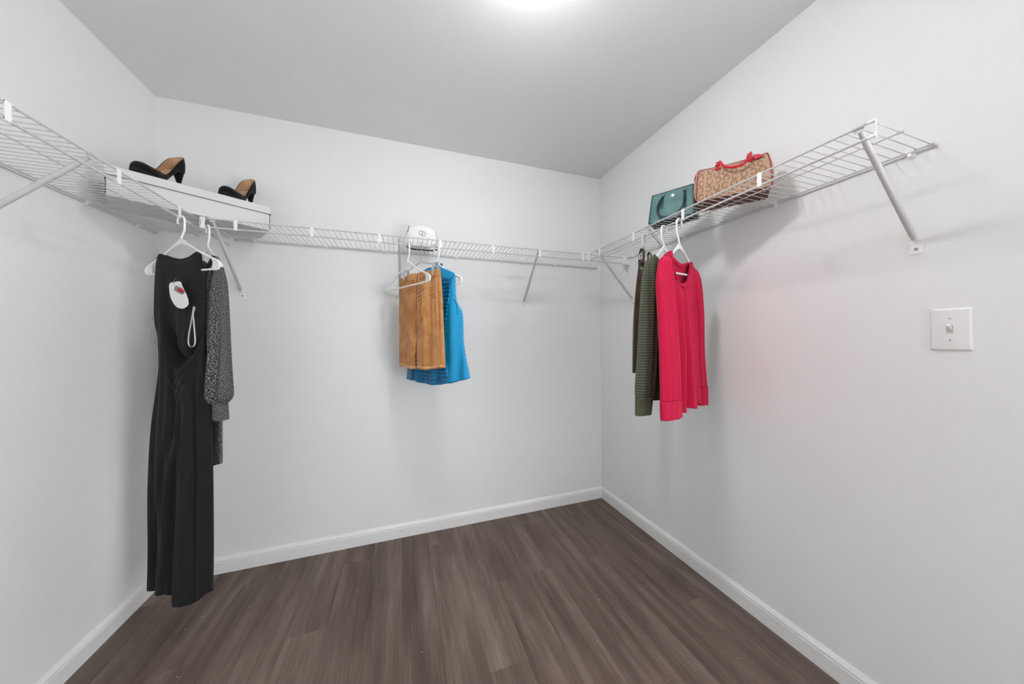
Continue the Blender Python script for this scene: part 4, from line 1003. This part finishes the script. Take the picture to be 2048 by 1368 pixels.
# ------------------------------------------------------------------ white quilted bag on the back shelf
wb_ = bagframe(.040, 1.868, -3.0)
white = thing('handbag', 'small white chevron-quilted leather bag on the back shelf', 'handbag', wb_(.08, .035, ZS), 'handbags on the wire shelves')
WL, WD, WH = .158, .066, .116
def wshape(a):      # outline of the face, superellipse flatter at the base
    c, s_ = cos(a), sin(a); e = .80 if s_ > 0 else .72
    return (WL/2*(abs(c)**e)*(1 if c > 0 else -1)*(1-.05*s_), WH/2*(abs(s_)**(.86 if s_ > 0 else .66))*(1 if s_ > 0 else -1))
def quilt(x, z): return .0028*(1-abs(sin(pi*((z+(.45*abs(x)))/.022)))**.5)
def wface(sgn):
    def fn(i, t):
        x, z = wshape(2*pi*i); k_ = t; x, z = x*k_, z*k_
        puff = .010*(1-k_**3.2); return wb_(WL/2+x, WD/2+sgn*(WD/2-.008+puff-quilt(x, z)), ZS+.002+WH/2+z)
    return fn
for sg in (-1, 1): part('front_panel' if sg < 0 else 'back_panel', MB().grid(56, 26, wface(sg), closed_u=True), 'white_leather', white)
def wgus(i, t): x, z = wshape(2*pi*i); return wb_(WL/2+x*(1+.01*sin(pi*t)), .008+(WD-.016)*t, ZS+.002+WH/2+z)
part('gusset', MB().grid(56, 6, wgus, closed_u=True), 'white_leather', white)
for v in (.008, WD-.008): part('edge_piping', MB().tube([wb_(WL/2+wshape(2*pi*i/56)[0], v, ZS+.002+WH/2+wshape(2*pi*i/56)[1]) for i in range(56)], .0016, 6, closed=True), 'white_leather', white)
def emb(x, z): return wb_(WL/2+x, -.0035, ZS+WH*.62+z)
g1 = [emb(-.006+.0125*cos(a)*.85, .0125*sin(a)+.002) for a in [radians(48+i*13.5) for i in range(20)]]+[emb(.0045, -.001), emb(-.001, -.001)]
g2 = [emb(.008-.0125*cos(a)*.85, .0125*sin(a)-.003) for a in [radians(48+i*13.5) for i in range(20)]]+[emb(-.0025, -.006), emb(.003, -.006)]
part('emblem', MB().tube(g1, .0019, 6).tube(g2, .0019, 6), 'antique', white, label='aged metal emblem of two interlocked letters')
part('zip', MB().tube([wb_(WL/2+wshape(a)[0], WD/2, ZS+.003+WH/2+wshape(a)[1]) for a in [radians(20+i*7) for i in range(21)]], .0022, 6), 'chrome', white)
part('side_tab', MB().obox(wb_(.002, .018, ZS+.098), wb_.u*.0012, wb_.w*.006, Vector((.003, 0, .018))), 'black_edge', white, smooth=False, label='dark edge of the strap tab')
sp = catmull([wb_(-.012, .055, ZS+.006), wb_(.004, .080, ZS+.004), wb_(.035, .096, ZS+.004), wb_(.09, .101, ZS+.004), wb_(.140, .096, ZS+.004), wb_(.168, .078, ZS+.005)], 8)
part('shoulder_strap', MB().tube(sp, .0042, 8, flat=.8), 'black_edge', white, label='black edge of the folded shoulder strap')
mb = MB(); cp = catmull([wb_(-.003, .02, ZS+.088), wb_(-.016, .028, ZS+.05), wb_(-.020, .04, ZS+.02), wb_(-.012, .055, ZS+.006)], 7)+[None]+catmull([wb_(.168, .078, ZS+.005), wb_(.170, .055, ZS+.04), wb_(.160, .04, ZS+.088)], 8)
for a, b in zip(cp, cp[1:]):
    if a is None or b is None: continue
    mb.ball((a+b)/2, .0026, 6, 4)
st = part('chain', mb, 'chrome', white, label='silver strap chain at the sides of the bag'); st['kind'] = 'stuff'

# tiny bits of plaster left on the floor
rng = random.Random(9); mb = MB()
for i in range(46):
    x = rng.uniform(-.9, 1.40); y = rng.uniform(.75, 2.0) if i % 3 else rng.uniform(1.6, 2.0); r = rng.uniform(.0006, .0016); a = rng.uniform(0, pi)
    mb.obox((x, y, .0006), (r*cos(a), r*sin(a), 0), (-r*.6*sin(a), r*.6*cos(a), 0), (0, 0, .0005))
o = part('debris', mb, 'tag', None, smooth=False); o['label'] = 'tiny white plaster crumbs scattered on the plank floor'; o['category'] = 'debris'; o['kind'] = 'stuff'
